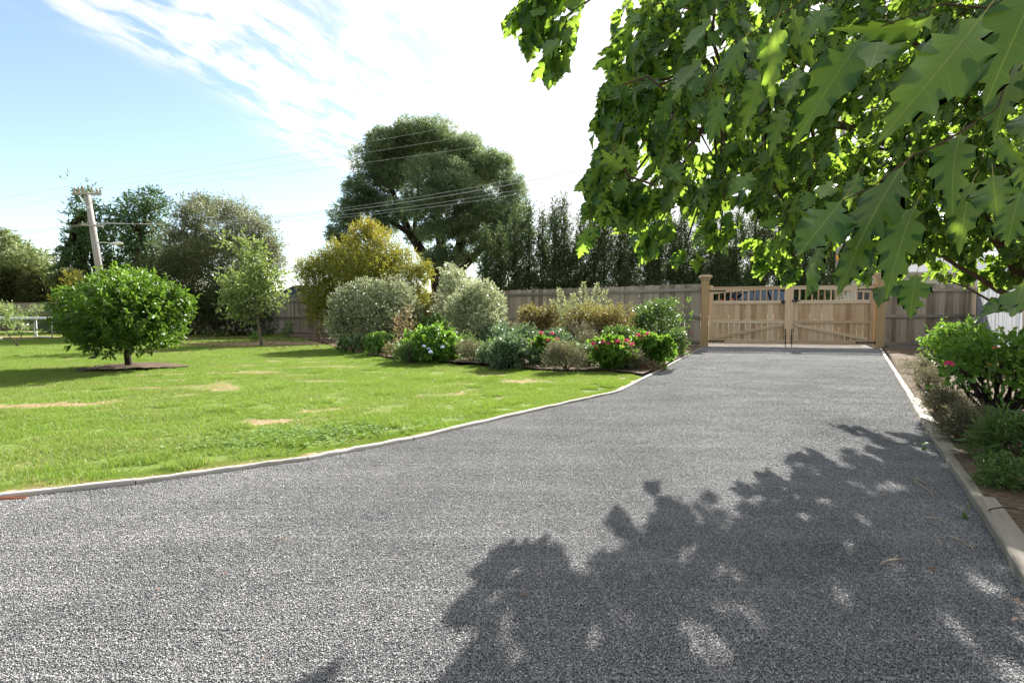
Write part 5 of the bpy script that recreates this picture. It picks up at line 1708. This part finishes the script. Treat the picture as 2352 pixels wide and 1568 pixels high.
# ------------------------------------------------------------------ cars beyond the fence and the house across the street
def car(label, loc, rz, mat, hs=1.0, light='tail'):
    t = thing('parked_car', label, 'car', loc, rz, 'cars beyond the fence')
    # body: cross sections along x (length 4.3), each a ring in yz
    W = 0.88
    prof = [(-2.12, .42, .80), (-2.08, .34, .98), (-1.6, .26, 1.00), (-.6, .24, .98), (.6, .24, .95), (1.3, .26, .90), (1.9, .30, .78), (2.12, .40, .62)]
    vs = []; fs = []
    for x, zl, zu in prof:
        w = W * (0.90 if abs(x) > 2 else 1.0)
        zu *= hs
        ring = [(-w * .92, zl), (-w, zl + .12), (-w, (zl + zu) / 2 + .1), (-w * .95, zu), (w * .95, zu), (w, (zl + zu) / 2 + .1), (w, zl + .12), (w * .92, zl)]
        vs += [(x, y, z) for y, z in ring]
    for i in range(len(prof) - 1):
        for k in range(8):
            k2 = (k + 1) % 8; fs.append((i * 8 + k, i * 8 + k2, (i + 1) * 8 + k2, (i + 1) * 8 + k))
    fs.append(tuple(range(8))); fs.append(tuple((len(prof) - 1) * 8 + k for k in range(8)))
    mb = MB(); mb.add(vs, fs); mb.build('body', M[mat], t, smooth=False)
    # roof shell with pillars; glass just inside
    rp = [(-2.0, .98), (-1.72, 1.24), (-1.2, 1.42), (-.5, 1.50), (.2, 1.48), (.62, 1.38), (1.25, .93)]
    mb = MB(); vs = []; fs = []
    for x, z in rp:
        z *= hs
        k = (z / hs - .93) / .57
        w = lerp(W * .93, W * .72, min(1, max(0, k)))
        vs += [(x, -w, z), (x, -w * .8, z + .035), (x, w * .8, z + .035), (x, w, z), (x, w * .98, z - .05), (x, -w * .98, z - .05)]
    for i in range(len(rp) - 1):
        for k in range(6):
            k2 = (k + 1) % 6
            fs.append((i * 6 + k, i * 6 + k2, (i + 1) * 6 + k2, (i + 1) * 6 + k))
    fs.append(tuple(range(6))); fs.append(tuple((len(rp) - 1) * 6 + k for k in range(6)))
    mb.add(vs, fs); roof = mb.build('roof', M[mat], t)
    for s in (-1, 1):
        for seg in (((-1.80, .97), (-1.50, 1.27), (-1.02, 1.40), (-.98, .97)), ((-.92, .97), (-.96, 1.41), (-.35, 1.45), (-.22, .96)), ((-.14, .96), (-.26, 1.45), (.18, 1.43), (.52, 1.34), (1.02, .94))):
            vs = []
            for x, z in seg:
                k = (z - .93) / .57; w = lerp(W * .95, W * .73, min(1, max(0, k))) - .004
                vs.append((x, s * w, z * hs))
            n = len(vs)
            vs += [(x, y - s * .02, z) for x, y, z in vs]
            mb = MB(); mb.add(vs, [tuple(range(n)), tuple(range(2 * n - 1, n - 1, -1))] + [(i, (i + 1) % n, (i + 1) % n + n, i + n) for i in range(n)])
            mb.build('side_window', M['car_glass'], t)
        for x in (-1.3, 1.32):
            mb = MB(); mb.tube([(x, s * .72, .33), (x, s * .90, .33)], .33, 22); w_ = mb.build('wheel', M['tyre'], t)
            mb = MB(); mb.tube([(x, s * .895, .33), (x, s * .915, .33)], .2, 16); mb.build('rim', M['rim'], w_)
        mb = MB(); mb.box((-2.06, s * .70, .92 * hs), (.14, .24, .20), bev=.03); mb.build('tail_light', M['tail_red'], t)
        mb = MB(); mb.box((2.02, s * .62, .64 * hs), (.16, .3, .12), bev=.03); mb.build('headlight', M['head_lens'], t)


c1 = P(1748, 690, 26.0)
car('dark blue hatchback with red tail light seen through the gate balusters', (c1[0] + .3, 26.0, H + (HY - 664) / F * 26.0 - 1.54), math.radians(-4), 'car_blue')
c2 = P(686, 660, 34.0)
car('dark grey car roof showing above the fence left of the golden shrub', (c2[0] + .9, 34.0, H + (HY - 655) / F * 34.0 - 1.54 * 1.15), math.radians(-24), 'car_grey', 1.15)


def house():
    d = 33.0
    a = P(1930, 690, d); b = P(2330, 690, d)
    gz = float(ground_z(a[0], d)); base = np.array((a[0], d, gz))
    t = thing('house', 'pale weatherboard house across the street behind the oak', 'house', base)
    L_ = b[0] - a[0]; hgt = 2.9
    k = int(hgt / .19)
    for i in range(k):
        mb = MB(); mb.box((L_ / 2, 0, .19 * i + .095), (L_, .10, .186)); o = mb.build('weatherboard', M['house_wall'], t); o.rotation_euler = (math.radians(0), 0, 0)
    mb = MB(); mb.add([(-.5, -.7, hgt), (L_ + .5, -.7, hgt), (L_ - .5, 3.5, hgt + 2.2), (.6, 3.5, hgt + 2.2), (-.5, -.7, hgt - .12), (L_ + .5, -.7, hgt - .12)], [(0, 1, 2, 3), (4, 5, 1, 0)]); mb.build('roof', M['house_roof'], t)
    for x in (1.6, 4.5, 8.2):
        mb = MB(); mb.box((x, -.07, 1.5), (1.5, .06, 1.2)); w = mb.build('window', M['white_pad'], t)
        mb = MB(); mb.box((x, -.105, 1.5), (1.36, .02, 1.06)); mb.build('pane', M['win_dark'], w)


house()


# ------------------------------------------------------------------ the oak
def oak_template(seed, curl=0.25, fold=0.18, fine=True, wav=0.05):
    r = np.random.default_rng(seed)
    half = [(0.0, 0.012), (0.05, 0.03), (0.10, 0.075), (0.135, 0.16), (0.155, 0.215), (0.185, 0.15), (0.225, 0.105), (0.265, 0.17), (0.315, 0.30), (0.37, 0.385), (0.385, 0.30), (0.425, 0.285), (0.40, 0.20), (0.405, 0.125), (0.45, 0.18), (0.53, 0.345), (0.615, 0.43), (0.615, 0.345), (0.665, 0.325), (0.625, 0.23), (0.60, 0.135), (0.645, 0.145), (0.725, 0.25), (0.805, 0.295), (0.79, 0.20), (0.765, 0.105), (0.82, 0.105), (0.88, 0.155), (0.885, 0.075), (0.94, 0.06), (1.0, 0.0)]
    if not fine:
        half = [(0.0, 0.012), (0.10, 0.075), (0.155, 0.215), (0.225, 0.105), (0.315, 0.30), (0.37, 0.385), (0.425, 0.285), (0.405, 0.125), (0.53, 0.345), (0.615, 0.43), (0.665, 0.325), (0.60, 0.135), (0.805, 0.295), (0.765, 0.105), (0.88, 0.155), (1.0, 0.0)]
    bm = bmesh.new()
    nm = 10 if fine else 6
    mids = [bm.verts.new((0, v, 0)) for v in np.linspace(0, 1, nm)]
    for s in (-1, 1):
        j = 1 + r.normal(0, .05, len(half)); jv = r.normal(0, .008, len(half))
        ol = [bm.verts.new((s * w * j[i], v + (jv[i] if 0 < i < len(half) - 1 else 0), 0)) for i, (v, w) in enumerate(half[:-1])]
        ring = [mids[0]] + ol + [mids[-1]] + mids[-2:0:-1]
        bm.faces.new(ring if s > 0 else ring[::-1])
    bmesh.ops.triangulate(bm, faces=bm.faces[:])
    bm.verts.index_update()
    v = np.array([tuple(q.co) for q in bm.verts]); f = np.array([[q.index for q in fc.verts] for fc in bm.faces])
    bm.free()
    uvv = np.column_stack([v[:, 0], v[:, 1], np.zeros(len(v))])
    if fine:   # leaf stalk
        b = len(v)
        st = np.array([(-.008, -.30, 0), (.008, -.30, 0), (.008, -.14, 0), (-.008, -.14, 0), (.008, 0.005, 0), (-.008, 0.005, 0)])
        v = np.vstack([v, st]); f = np.vstack([f, [(b, b + 1, b + 2), (b, b + 2, b + 3), (b + 3, b + 2, b + 4), (b + 3, b + 4, b + 5)]])
        uvv = np.vstack([uvv, [(0, -.3, 0)] * 2 + [(0, -.14, 0)] * 2 + [(0, -.01, 0)] * 2])
    u, w = v[:, 0].copy(), v[:, 1].copy()
    ph = r.uniform(0, 6)
    v[:, 2] = -curl * w * w + fold * np.abs(u) + wav * np.sin(9 * w + ph) * u * 2 + wav * np.cos(7 * u + ph) * w * .6
    return v, f, uvv


OAK_FINE = [oak_template(s, c, fo, True, wv) for s, c, fo, wv in ((1, .22, .18, .06), (2, .48, .30, .08), (3, .10, .12, .10), (4, .34, -.14, .07), (5, .62, .22, .09), (6, -.12, .26, .08))]
OAK_LOW = oak_template(9, .25, .18, False)


def oak():
    base = np.array((6.95, 6.6, BED_Z))
    t = thing('oak_tree', 'broad oak overhanging the driveway from the right with large lobed leaves', 'tree', base)
    fork = np.array((6.75, 6.45, 1.05))
    rng = np.random.default_rng(21)
    # clumps of foliage: picture position, distance, radius
    cl = [(2250, 450, 6.6, .75), (2140, 545, 6.8, .42), (2310, 570, 6.6, .55), (2100, 430, 6.2, .65), (2250, 300, 6.0, .85), (2060, 320, 5.6, .75), (1960, 450, 5.6, .48), (2030, 540, 6.3, .36), (2200, 190, 5.6, .9), (2060, 590, 7.0, .25), (2340, 480, 6.4, .7), (2190, 615, 6.9, .28),
          (1800, 150, 4.6, .70), (1700, 290, 4.0, .50), (1620, 150, 3.5, .40), (1540, 260, 3.2, .32), (1470, 330, 3.0, .19), (1490, 430, 3.1, .20), (1560, 470, 3.6, .27), (1650, 430, 4.0, .36), (1730, 520, 4.6, .32), (1800, 400, 4.6, .50), (1900, 270, 4.6, .70), (1710, 60, 4.0, .55), (1590, 40, 3.2, .28), (1530, 85, 3.3, .20), (1640, -30, 3.5, .40), (1460, 200, 3.1, .14), (1900, 60, 4.6, .8), (2080, 120, 5.0, .9), (2260, 60, 5.0, .9),
          (1880, 480, 4.9, .40), (1830, 560, 4.9, .26), (1650, 535, 4.3, .18), (1500, 530, 3.8, .12), (1440, 240, 3.0, .15), (1420, 450, 2.9, .09), (1780, 600, 4.7, .14), (1570, 570, 4.1, .09), (1950, 600, 5.4, .2),
          (1425, 165, 4.9, .13), (1480, 130, 4.9, .18),
          (1890, 400, 6.2, .55), (2000, 420, 6.3, .55), (1770, 340, 5.6, .4), (2120, 500, 6.6, .45), (2270, 620, 6.9, .3), (2330, 640, 6.7, .28), (2060, 470, 6.5, .45),
          (1700, -140, 4.6, .9), (2000, -160, 5.2, 1.1), (2330, -160, 5.6, 1.2),
          (2500, 300, 6.3, 1.0), (2560, 60, 5.6, 1.1), (2560, 520, 6.6, .8), (2420, 500, 5.4, .5)]
    centres = [(P(x, y, d), r) for x, y, d, r in cl]
    ps = [([base - np.array((0, 0, .15)), base + np.array((0, 0, .1)), (base + fork) / 2 + np.array((.02, 0, 0)), fork], .17, .135)]
    hubs = [P(2180, 420, 6.4), P(1950, 300, 5.2), P(1750, 280, 4.6), P(2150, 180, 5.5), P(2290, 60, 5.4)]
    main = [np.array([fork, P(2310, 590, 6.5), hubs[0], P(2050, 350, 5.8), hubs[1], P(1850, 290, 4.9), hubs[2], P(1640, 250, 4.3)]),
            np.array([fork, P(2320, 560, 6.4), P(2300, 420, 6.2), P(2240, 300, 5.9), hubs[3], P(2000, 60, 5.0), P(1850, -60, 4.5)]),
            np.array([fork, P(2290, 668, 6.45), P(2240, 636, 6.5), P(2190, 610, 6.6), P(2130, 570, 6.7), P(2070, 540, 6.5), P(1990, 500, 5.8)]),
            np.array([fork, P(2340, 560, 6.3), P(2360, 350, 6.0), hubs[4], P(2250, -120, 5.4)]),
            np.array([fork, P(2420, 500, 6.5), P(2500, 350, 6.4), P(2560, 150, 6.0)]),
            np.array([fork, P(2270, 690, 6.2), P(2215, 660, 6.3), P(2160, 640, 6.5)])]
    for m, (a, b) in zip(main, ((.075, .018), (.075, .018), (.04, .010), (.075, .025), (.07, .025), (.02, .006))):
        ps.append((m, a, b))
    nodes = np.concatenate([m[1:] for m in main])
    twp = []

    def leaf_set(o, ax, n, lmin, lmax, hang=0.85):
        res = []
        for k in range(n):
            dr = norm(ax * 0.55 + np.array((-0.28, -0.10, -hang)) * 0.9 + rng.normal(size=3) * 0.42)
            vw = norm(np.array((0, 0, H)) - o)
            nmv = norm(vw * 0.55 + np.array((-.1, 0, .55)) + rng.normal(size=3) * 0.55)
            L_ = rng.uniform(lmin, lmax)
            p0 = o - ax * rng.uniform(0, .10) + dr * L_ * .26 + rng.normal(0, .012, 3)
            res.append((p0, dr, nmv, L_, L_ * rng.uniform(.66, .88)))
        return res
    leaves = []
    for c, r in centres:
        # a bough to each clump
        nn = nodes[np.argmin(np.linalg.norm(nodes - c, axis=1) + 0.6 * np.maximum(0, c[0] - nodes[:, 0]))]
        path = wobble_path(nn, c, 5, .04, .08, rng)
        ps.append((path, .012 + r * .016, .006))
        ntw = int(max(4, ((36 if c[2] > 2.0 else 58) if c[1] < 4.2 else 62 if c[1] < 5.3 else 88) * r * r + 12 * r))
        for k in range(ntw):
            dr = norm(rng.normal(size=3)); rr = r * rng.uniform(.25, 1.0) ** .6
            o = c + dr * rr
            if (o[2] - H) / o[1] < (.125 if o[0] / o[1] < .50 else .075): continue
            ax = norm(dr * .6 + np.array((-.45, -.1, -.35)) + rng.normal(size=3) * .35)
            if k % 2 == 0 and r > .2:
                twp.append((np.array([lerp(c, o, .3), lerp(c, o, .75) + np.array((0, 0, .03)), o]), .0055, .0025))
            leaves += leaf_set(o, ax, 5, .12, .20)
    # hanging sprays round the clumps break the outline
    for c, r in centres:
        if r < .18: continue
        for k in range(int(3 + 7 * r)):
            a = rng.uniform(0, 6.28)
            dr = norm(np.array((math.cos(a), math.sin(a), rng.uniform(-.5, .8))))
            p0 = c + dr * r * .5; p1 = c + dr * r * rng.uniform(.95, 1.15); p2 = p1 + dr * .12 + np.array((-.07, -.02, -.13)); p3 = p2 + np.array((-.07, -.02, -rng.uniform(.12, .26)))
            if (p3[2] - H) / p3[1] < (.155 if p3[0] / p3[1] < .56 else .10): continue
            pth = np.array([p0, p1, p2, p3])
            twp.append((pth, .005, .0025))
            for f in np.linspace(.4, 1.0, 4):
                i = min(int(f * 3), 2); o = lerp(pth[i], pth[i + 1], f * 3 - i)
                leaves += leaf_set(o, norm(pth[i + 1] - pth[i]), 3, .11, .18)
    # outer hanging sprays at the left
    sprays = [((1480, 0), (1365, 12), (1300, 60), (1282, 120), (1270, 150), 2.55), ((1520, -30), (1400, -35), (1280, -20), (1215, 10), (1200, 40), 2.6), ((1500, 430), (1440, 410), (1400, 350), (1378, 370), (1372, 440), 2.5), ((1560, 250), (1480, 190), (1420, 210), (1395, 240), (1380, 260), 2.9), ((1330, -10), (1300, 5), (1260, 15), (1235, 60), (1225, 80), 2.6)]
    for *q, d in sprays:
        pth = np.array([P(x, y, d) for x, y in q])
        twp.append((pth, .006, .003))
        for f in np.linspace(.45, 1.0, 6):
            i = min(int(f * 4), 3); o = lerp(pth[i], pth[i + 1], f * 4 - i)
            leaves += leaf_set(o, norm(pth[i + 1] - pth[i]), 3, .12, .18)
    # the near hanging leaves, one by one: stalk end, tip, distance, width over length
    near = [((2225, 56), (2052, 292), .86, .66, -.25), ((2002, 90), (1972, 206), 1.35, 1.15, 0), ((1956, 108), (1850, 244), 1.3, .75, 0), ((2060, 386), (1962, 532), 1.12, .82, .1), ((1924, 464), (1834, 580), 1.15, .95, -.15), ((2187, 315), (2146, 436), 1.22, .85, .3), ((2092, 474), (2024, 628), 1.10, .70, .15), ((1982, 520), (1934, 664), 1.15, .62, -.2),
            ((1868, 590), (1816, 696), 1.14, .55, -.9), ((2352, -20), (2282, 108), 1.0, 1.1, 0), ((2322, 96), (2308, 178), 1.2, 1.15, .2), ((2264, 405), (2276, 494), 1.45, 1.35, .1), ((2350, 245), (2322, 322), 1.3, .9, .2), ((2272, 318), (2288, 384), 1.3, .7, .7), ((2300, 158), (2258, 300), 1.15, .6, .1), ((2140, 90), (2090, 240), 1.2, .5, .8), ((2120, 60), (2010, 130), 1.25, .5, -.7),
            ((2340, 330), (2330, 420), 1.3, .8, .2), ((1880, 560), (1850, 640), 1.2, .6, .3), ((2050, 640), (2012, 702), 1.9, .8, .2), ((2100, 630), (2085, 706), 1.9, 1.2, .1), ((2330, 690), (2262, 708), 1.7, .6, .1), ((2345, 650), (2322, 750), 1.7, .9, .1), ((1770, 60), (1740, 190), 1.6, .6, .2), ((1800, 40), (1822, 150), 1.7, .5, .3), ((1700, 100), (1650, 170), 1.7, .8, .1), ((1880, 30), (1830, 110), 1.6, .7, -.2), ((2030, 60), (2010, 120), 1.4, .7, .2), ((2200, 120), (2150, 210), 1.3, .5, .5),
            ((1620, 60), (1560, 170), 2.0, .55, .4), ((1600, 150), (1530, 250), 2.1, .6, .3), ((1740, 180), (1700, 260), 1.9, .75, .1), ((1650, 230), (1620, 320), 2.0, .75, .1), ((1820, 170), (1790, 250), 1.8, .7, .1), ((1790, 260), (1760, 330), 1.9, .8, 0.1), ((2350, 60), (2340, 150), 1.1, .9, .2), ((1960, 400), (1935, 470), 1.6, .6, .2), ((1900, 420), (1872, 480), 1.7, .8, .1), ((2220, 420), (2180, 520), 1.6, .9, .2), ((2330, 440), (2300, 540), 1.5, .9, .1), ((1720, 400), (1670, 450), 2.2, .9, .1)]
    nearL = []
    for (x0, y0), (x1, y1), d, wl, tw in near:
        a = P(x0, y0, d * 1.1 + .06); b = P(x1, y1, d * 1.1 - .03)
        dr = (b - a) * .94; L_ = float(np.linalg.norm(dr)); dr = dr / L_
        vw = norm(np.array((0, 0, H)) - (a + b) / 2)
        sd_ = norm(np.cross(dr, vw))
        nmv = norm(vw + sd_ * math.tan(tw) + np.array((0, 0, .25)))
        nearL.append((a, dr, nmv, L_, L_ * wl * .70))
    # twigs that carry them
    for q, d in ((((2360, 60), (2300, 170), (2262, 260), (2205, 300), (2187, 313)), 1.25), (((2205, 300), (2150, 340), (2090, 360), (2062, 382), (1990, 430), (1925, 462)), 1.15), (((2380, -60), (2300, 0), (2235, 45), (2140, 30), (2010, 80)), 1.05), (((2560, -200), (2450, -60), (2360, 60)), 1.6),
                 (((1960, -60), (1800, 40), (1700, 100), (1600, 150)), 1.85)):
        pth = np.array([P(x, y, d) for x, y in q]); twp.append((wobble_path(pth[0], pth[-1], 7, .02, -.03, rng) if len(pth) == 2 else pth + rng.normal(0, .004, pth.shape), .0026, .0014))
    limbs(base, ps, M['bark'], t, 'trunk', 7)
    limbs(base, twp, M['bark'], t, 'twigs', 5)['kind'] = 'stuff'
    # the leaves that show largest are single parts, the rest one mass
    A = leaves
    pos = np.array([l[0] for l in A]); sc = np.array([l[3] for l in A])
    dist = np.linalg.norm(pos - np.array((0, 0, H)), axis=1)
    px = CX + F * pos[:, 0] / np.maximum(pos[:, 1], .1); py = HY - F * (pos[:, 2] - H) / np.maximum(pos[:, 1], .1)
    vis = (px > -20) & (px < 2380) & (py > -60) & (py < 1600) & (pos[:, 1] > .5)
    score = np.where(vis, sc / dist, 0)
    order = np.argsort(-score)
    nobj = 300 - len(nearL)
    meshes = []
    for v, f, uvv in OAK_FINE:
        me = np_mesh('leaf', v, f, {'rnd': np.zeros(len(v)), 'leafuv': uvv}, smooth=True); me.materials.append(M['oak']); meshes.append(me)
    for i, l in enumerate(nearL + [A[k] for k in order[:nobj]]):
        p, dr, nmv, L_, W_ = l
        dr = norm(dr); sd_ = norm(np.cross(dr, nmv)); nn = np.cross(sd_, dr)
        o = link('leaf', meshes[(i * 5 + i // 6) % 6], None, t)
        mt = Matrix(((sd_[0] * W_, dr[0] * L_, nn[0] * L_, p[0] - base[0]), (sd_[1] * W_, dr[1] * L_, nn[1] * L_, p[1] - base[1]), (sd_[2] * W_, dr[2] * L_, nn[2] * L_, p[2] - base[2]), (0, 0, 0, 1)))
        o.matrix_local = mt
    rest = order[nobj:]
    P_ = pos[rest]; D_ = np.array([A[k][1] for k in rest]); N_ = np.array([A[k][2] for k in rest]); Ln = sc[rest]; Wn = np.array([A[k][4] for k in rest])
    v, f, at = leaf_arrays(P_ - base, D_, N_, Ln, Wn, OAK_LOW, rng.random(len(rest)), uv=True)
    link('foliage', np_mesh('foliage', v, f, at, smooth=True), M['oak'], t, 'stuff')
    print('OAK leaves', len(A))


oak()


# ------------------------------------------------------------------ right bed plants
def shrub_at(name, label, cat, cx, base, w, top, mat, *a, **kw):
    return shrub(name, label, cat, cx, base, w, top, mat, *a, **kw)


shrub('hebe', 'bright glossy green shrub against the pale side fence', 'shrub', 2215, 850, 100, 742, 'bright', 650, 5, .09, .06, .036, T_LEAF, nl=12, up=.5)
shrub('yellow_leaf_rose', 'yellow green loose shrub left of the glossy one by the fence', 'shrub', 2165, 850, 80, 752, 'bright', 300, 4, .10, .055, .036, nl=10, inner=.5, up=.5)
t, g, r, zt = shrub('rose_bush', 'open rose bush with bare stems and orange tinged leaves at right', 'shrub', 2300, 965, 235, 772, 'bright', 620, 5, .09, .048, .036, T_LEAF, nl=24, lump=.26, zlo=.36, up=.5, inner=.5, stems=30, stem='bark_dark')  # brighter leaf colour stands in for sunlight on this bush
flower_heads(t, g, [(2183, 836, g[1] - .35)], .026, M['petal_pink'], 'flower', 30)
flower_heads(t, g, [(2290, 800, g[1] - .3), (2330, 815, g[1] - .25), (2262, 772, g[1] + .1), (2275, 838, g[1] - .3)], .020, M['petal_orange'], 'orange_leaf_tip', 8)
for cx, base, w, top, n, lb in ((2105, 862, 66, 818, 500, 'far grey green lavender beside the right sleeper'), (2138, 898, 66, 856, 500, 'second grey green lavender from the gate beside the sleeper'), (2180, 950, 95, 890, 800, 'third lavender from the gate, half in oak shade'), (2245, 1025, 105, 950, 800, 'fourth lavender from the gate, in full shade')):
    shrub('lavender', lb, 'plant', cx, base, w, top, 'lavender', n, 5, .09, .035, .006, nl=7, up=.9, inner=.45)
shrub('strap_leaf_plant', 'dark green plant with long glossy leaves at the right photo edge', 'plant', 2335, 1075, 120, 968, 'midgreen', 130, 6, .09, .085, .016, T_LEAF, nl=6, up=.7, stray=.03)
shrub('ground_cover', 'low shaded green plant behind the nearest sleeper', 'plant', 2345, 1135, 110, 1065, 'midgreen', 500, 5, .05, .022, .010, nl=7)


# ------------------------------------------------------------------ litter, clover, twigs
def chips(name, poly, n, z, lmin, lmax, mat, dens=None, label=None):
    P2 = np.array([p[:2] for p in poly]); lo = P2.min(0); hi = P2.max(0)
    g = RNG.uniform(lo, hi, (n * 4, 2)); g = g[in_poly(g, poly)]
    if dens is not None: g = g[RNG.random(len(g)) < dens(g)]
    g = g[:n]; k = len(g)
    dr = RNG.normal(size=(k, 3)) * np.array((1, 1, .18)); nm = RNG.normal(size=(k, 3)) * .35 + np.array((0, 0, 1))
    ln = RNG.uniform(lmin, lmax, k)
    pz = np.column_stack([g, np.full(k, z) + RNG.uniform(0.004, .02, k) + 0.06 * fbm(g[:, 0] * 1.5, g[:, 1] * 1.5, 3) * (z > .02) * (mat == 'chips')])
    v, f, at = leaf_arrays(pz, dr, nm, ln, ln * RNG.uniform(.25, .6, k), T_DIAMOND, RNG.random(k))
    tag(link(name, np_mesh(name, v, f, at), M[mat]), kind='stuff')


chips('bark_chips', [p for p in rbed], 9000, BED_Z - .01, .02, .05, 'chips', lambda g: np.where((g[:, 1] > 1.2) & (np.abs(g[:, 0]) < g[:, 1] * 1.15 + .5), 1, 0))
chips('bark_chips', BED_EDGE + [G(700, 780.5), F1 + np.array((0, -.3, 0)), F0, KL[10], KL[9]], 5000, BED_Z, .02, .06, 'chips')
chips('leaf_litter', [G(420, 775), G(770, 775), G(790, 805), G(600, 812), G(380, 800)], 2600, LAWN_Z + .01, .03, .08, 'chips')
gl = [KR[1], KR[2], KR[3], kr_end, kr_end + np.array((-1.2, 0, 0)), KR[3] + np.array((-.9, 0, 0)), KR[2] + np.array((-.7, .2, 0)), KR[1] + np.array((-.3, 0, 0))]
chips('fallen_leaves', gl, 260, .008, .012, .035, 'chips', lambda g: np.exp(-dist_poly(g, KRX) * 3.2))
chips('fallen_leaves', [np.array((-2, 1.2)), np.array((1.7, 1.2)), np.array((8, 12)), np.array((4, 12)), np.array((1, 5))], 90, .008, .008, .022, 'chips')


def clover():
    c = G(700, 1010); n = 800
    g = np.column_stack([RNG.normal(c[0], .42, n), RNG.normal(c[1], .17, n)])
    g[:, 1] += (g[:, 0] - c[0]) * .35
    g = g[in_poly(g, lawn_poly)]; g = g[dist_poly(g, KLX) > .07]; k = len(g)
    P_ = np.repeat(np.column_stack([g, LAWN_Z + RNG.uniform(.015, .04, k)]), 3, 0)
    a = np.repeat(RNG.uniform(0, 6.28, k), 3) + np.tile((0, 2.09, 4.19), k)
    D_ = np.column_stack([np.cos(a), np.sin(a), RNG.uniform(-.1, .3, 3 * k)])
    N_ = np.array((0, 0, 1)) + RNG.normal(size=(3 * k, 3)) * .25
    s = np.repeat(RNG.uniform(.010, .018, k), 3)
    v, f, at = leaf_arrays(P_, D_, N_, s, s, T_ROUND, np.repeat(RNG.random(k), 3))
    tag(link('clover', np_mesh('clover', v, f, at), M['clover']), kind='stuff')


clover()
TW = [((2100, 1100), (2150, 1118), 'pale curved twig on shaded gravel beside the middle sleeper'), ((2118, 1105), (2160, 1150), 'long straight pale twig lying on the shaded gravel'), ((2030, 1010), (2075, 1022), 'short dark twig on gravel near the upper pipe'), ((2236, 1260), (2262, 1275), 'thin twig beside the nearest sleeper end'), ((2165, 1235), (2185, 1262), 'small bent twig on gravel below the lowest pipe'), ((2040, 1310), (2110, 1296), 'dark forked twig lying in the foreground shade'),
      ((2195, 1240), (2250, 1262), 'slim brown twig parallel to the near sleeper'), ((620, 1250), (660, 1252), 'tiny twig on sunlit gravel in the left foreground'), ((2140, 1195), (2200, 1210), 'pale twig between gravel weeds and sleeper'), ((2068, 1000), (2110, 1008), 'brown twig in the upper patch of shade')]
for i, (a, b, lb) in enumerate(TW):
    p0 = G(*a, 0.010); p1 = G(*b, 0.010)
    pth = wobble_path(p0, p1, 5, .05); pth[:, 2] = .010 + np.array((0, .004, .007, .003, 0))
    mb = MB(p0); mb.tube(pth, [.0022, .003, .0026, .002, .0012], 5)
    if i in (0, 5): mb.tube([pth[2], pth[2] + (pth[4] - pth[2]) * .6 + np.array((.01, .03, .004))], [.002, .001], 4)
    o = mb.build('fallen_twig', M['twig'], smooth=True); o.location = tuple(p0)
    tag(o, lb, 'twig', 'twigs fallen on the gravel')
for i, (x, y, s, lb) in enumerate(((2133, 1030, 10, 'tiny bright weed in the upper shaded gravel'), (2238, 1188, 16, 'small green weed in the gravel beside the lowest pipe'))):
    shrub('gravel_weed', lb, 'weed', x, y, s * 2.2, y - s, 'bright', 34, 3, .010, .009, .006, nl=4, stems=2, stem='stem_green')
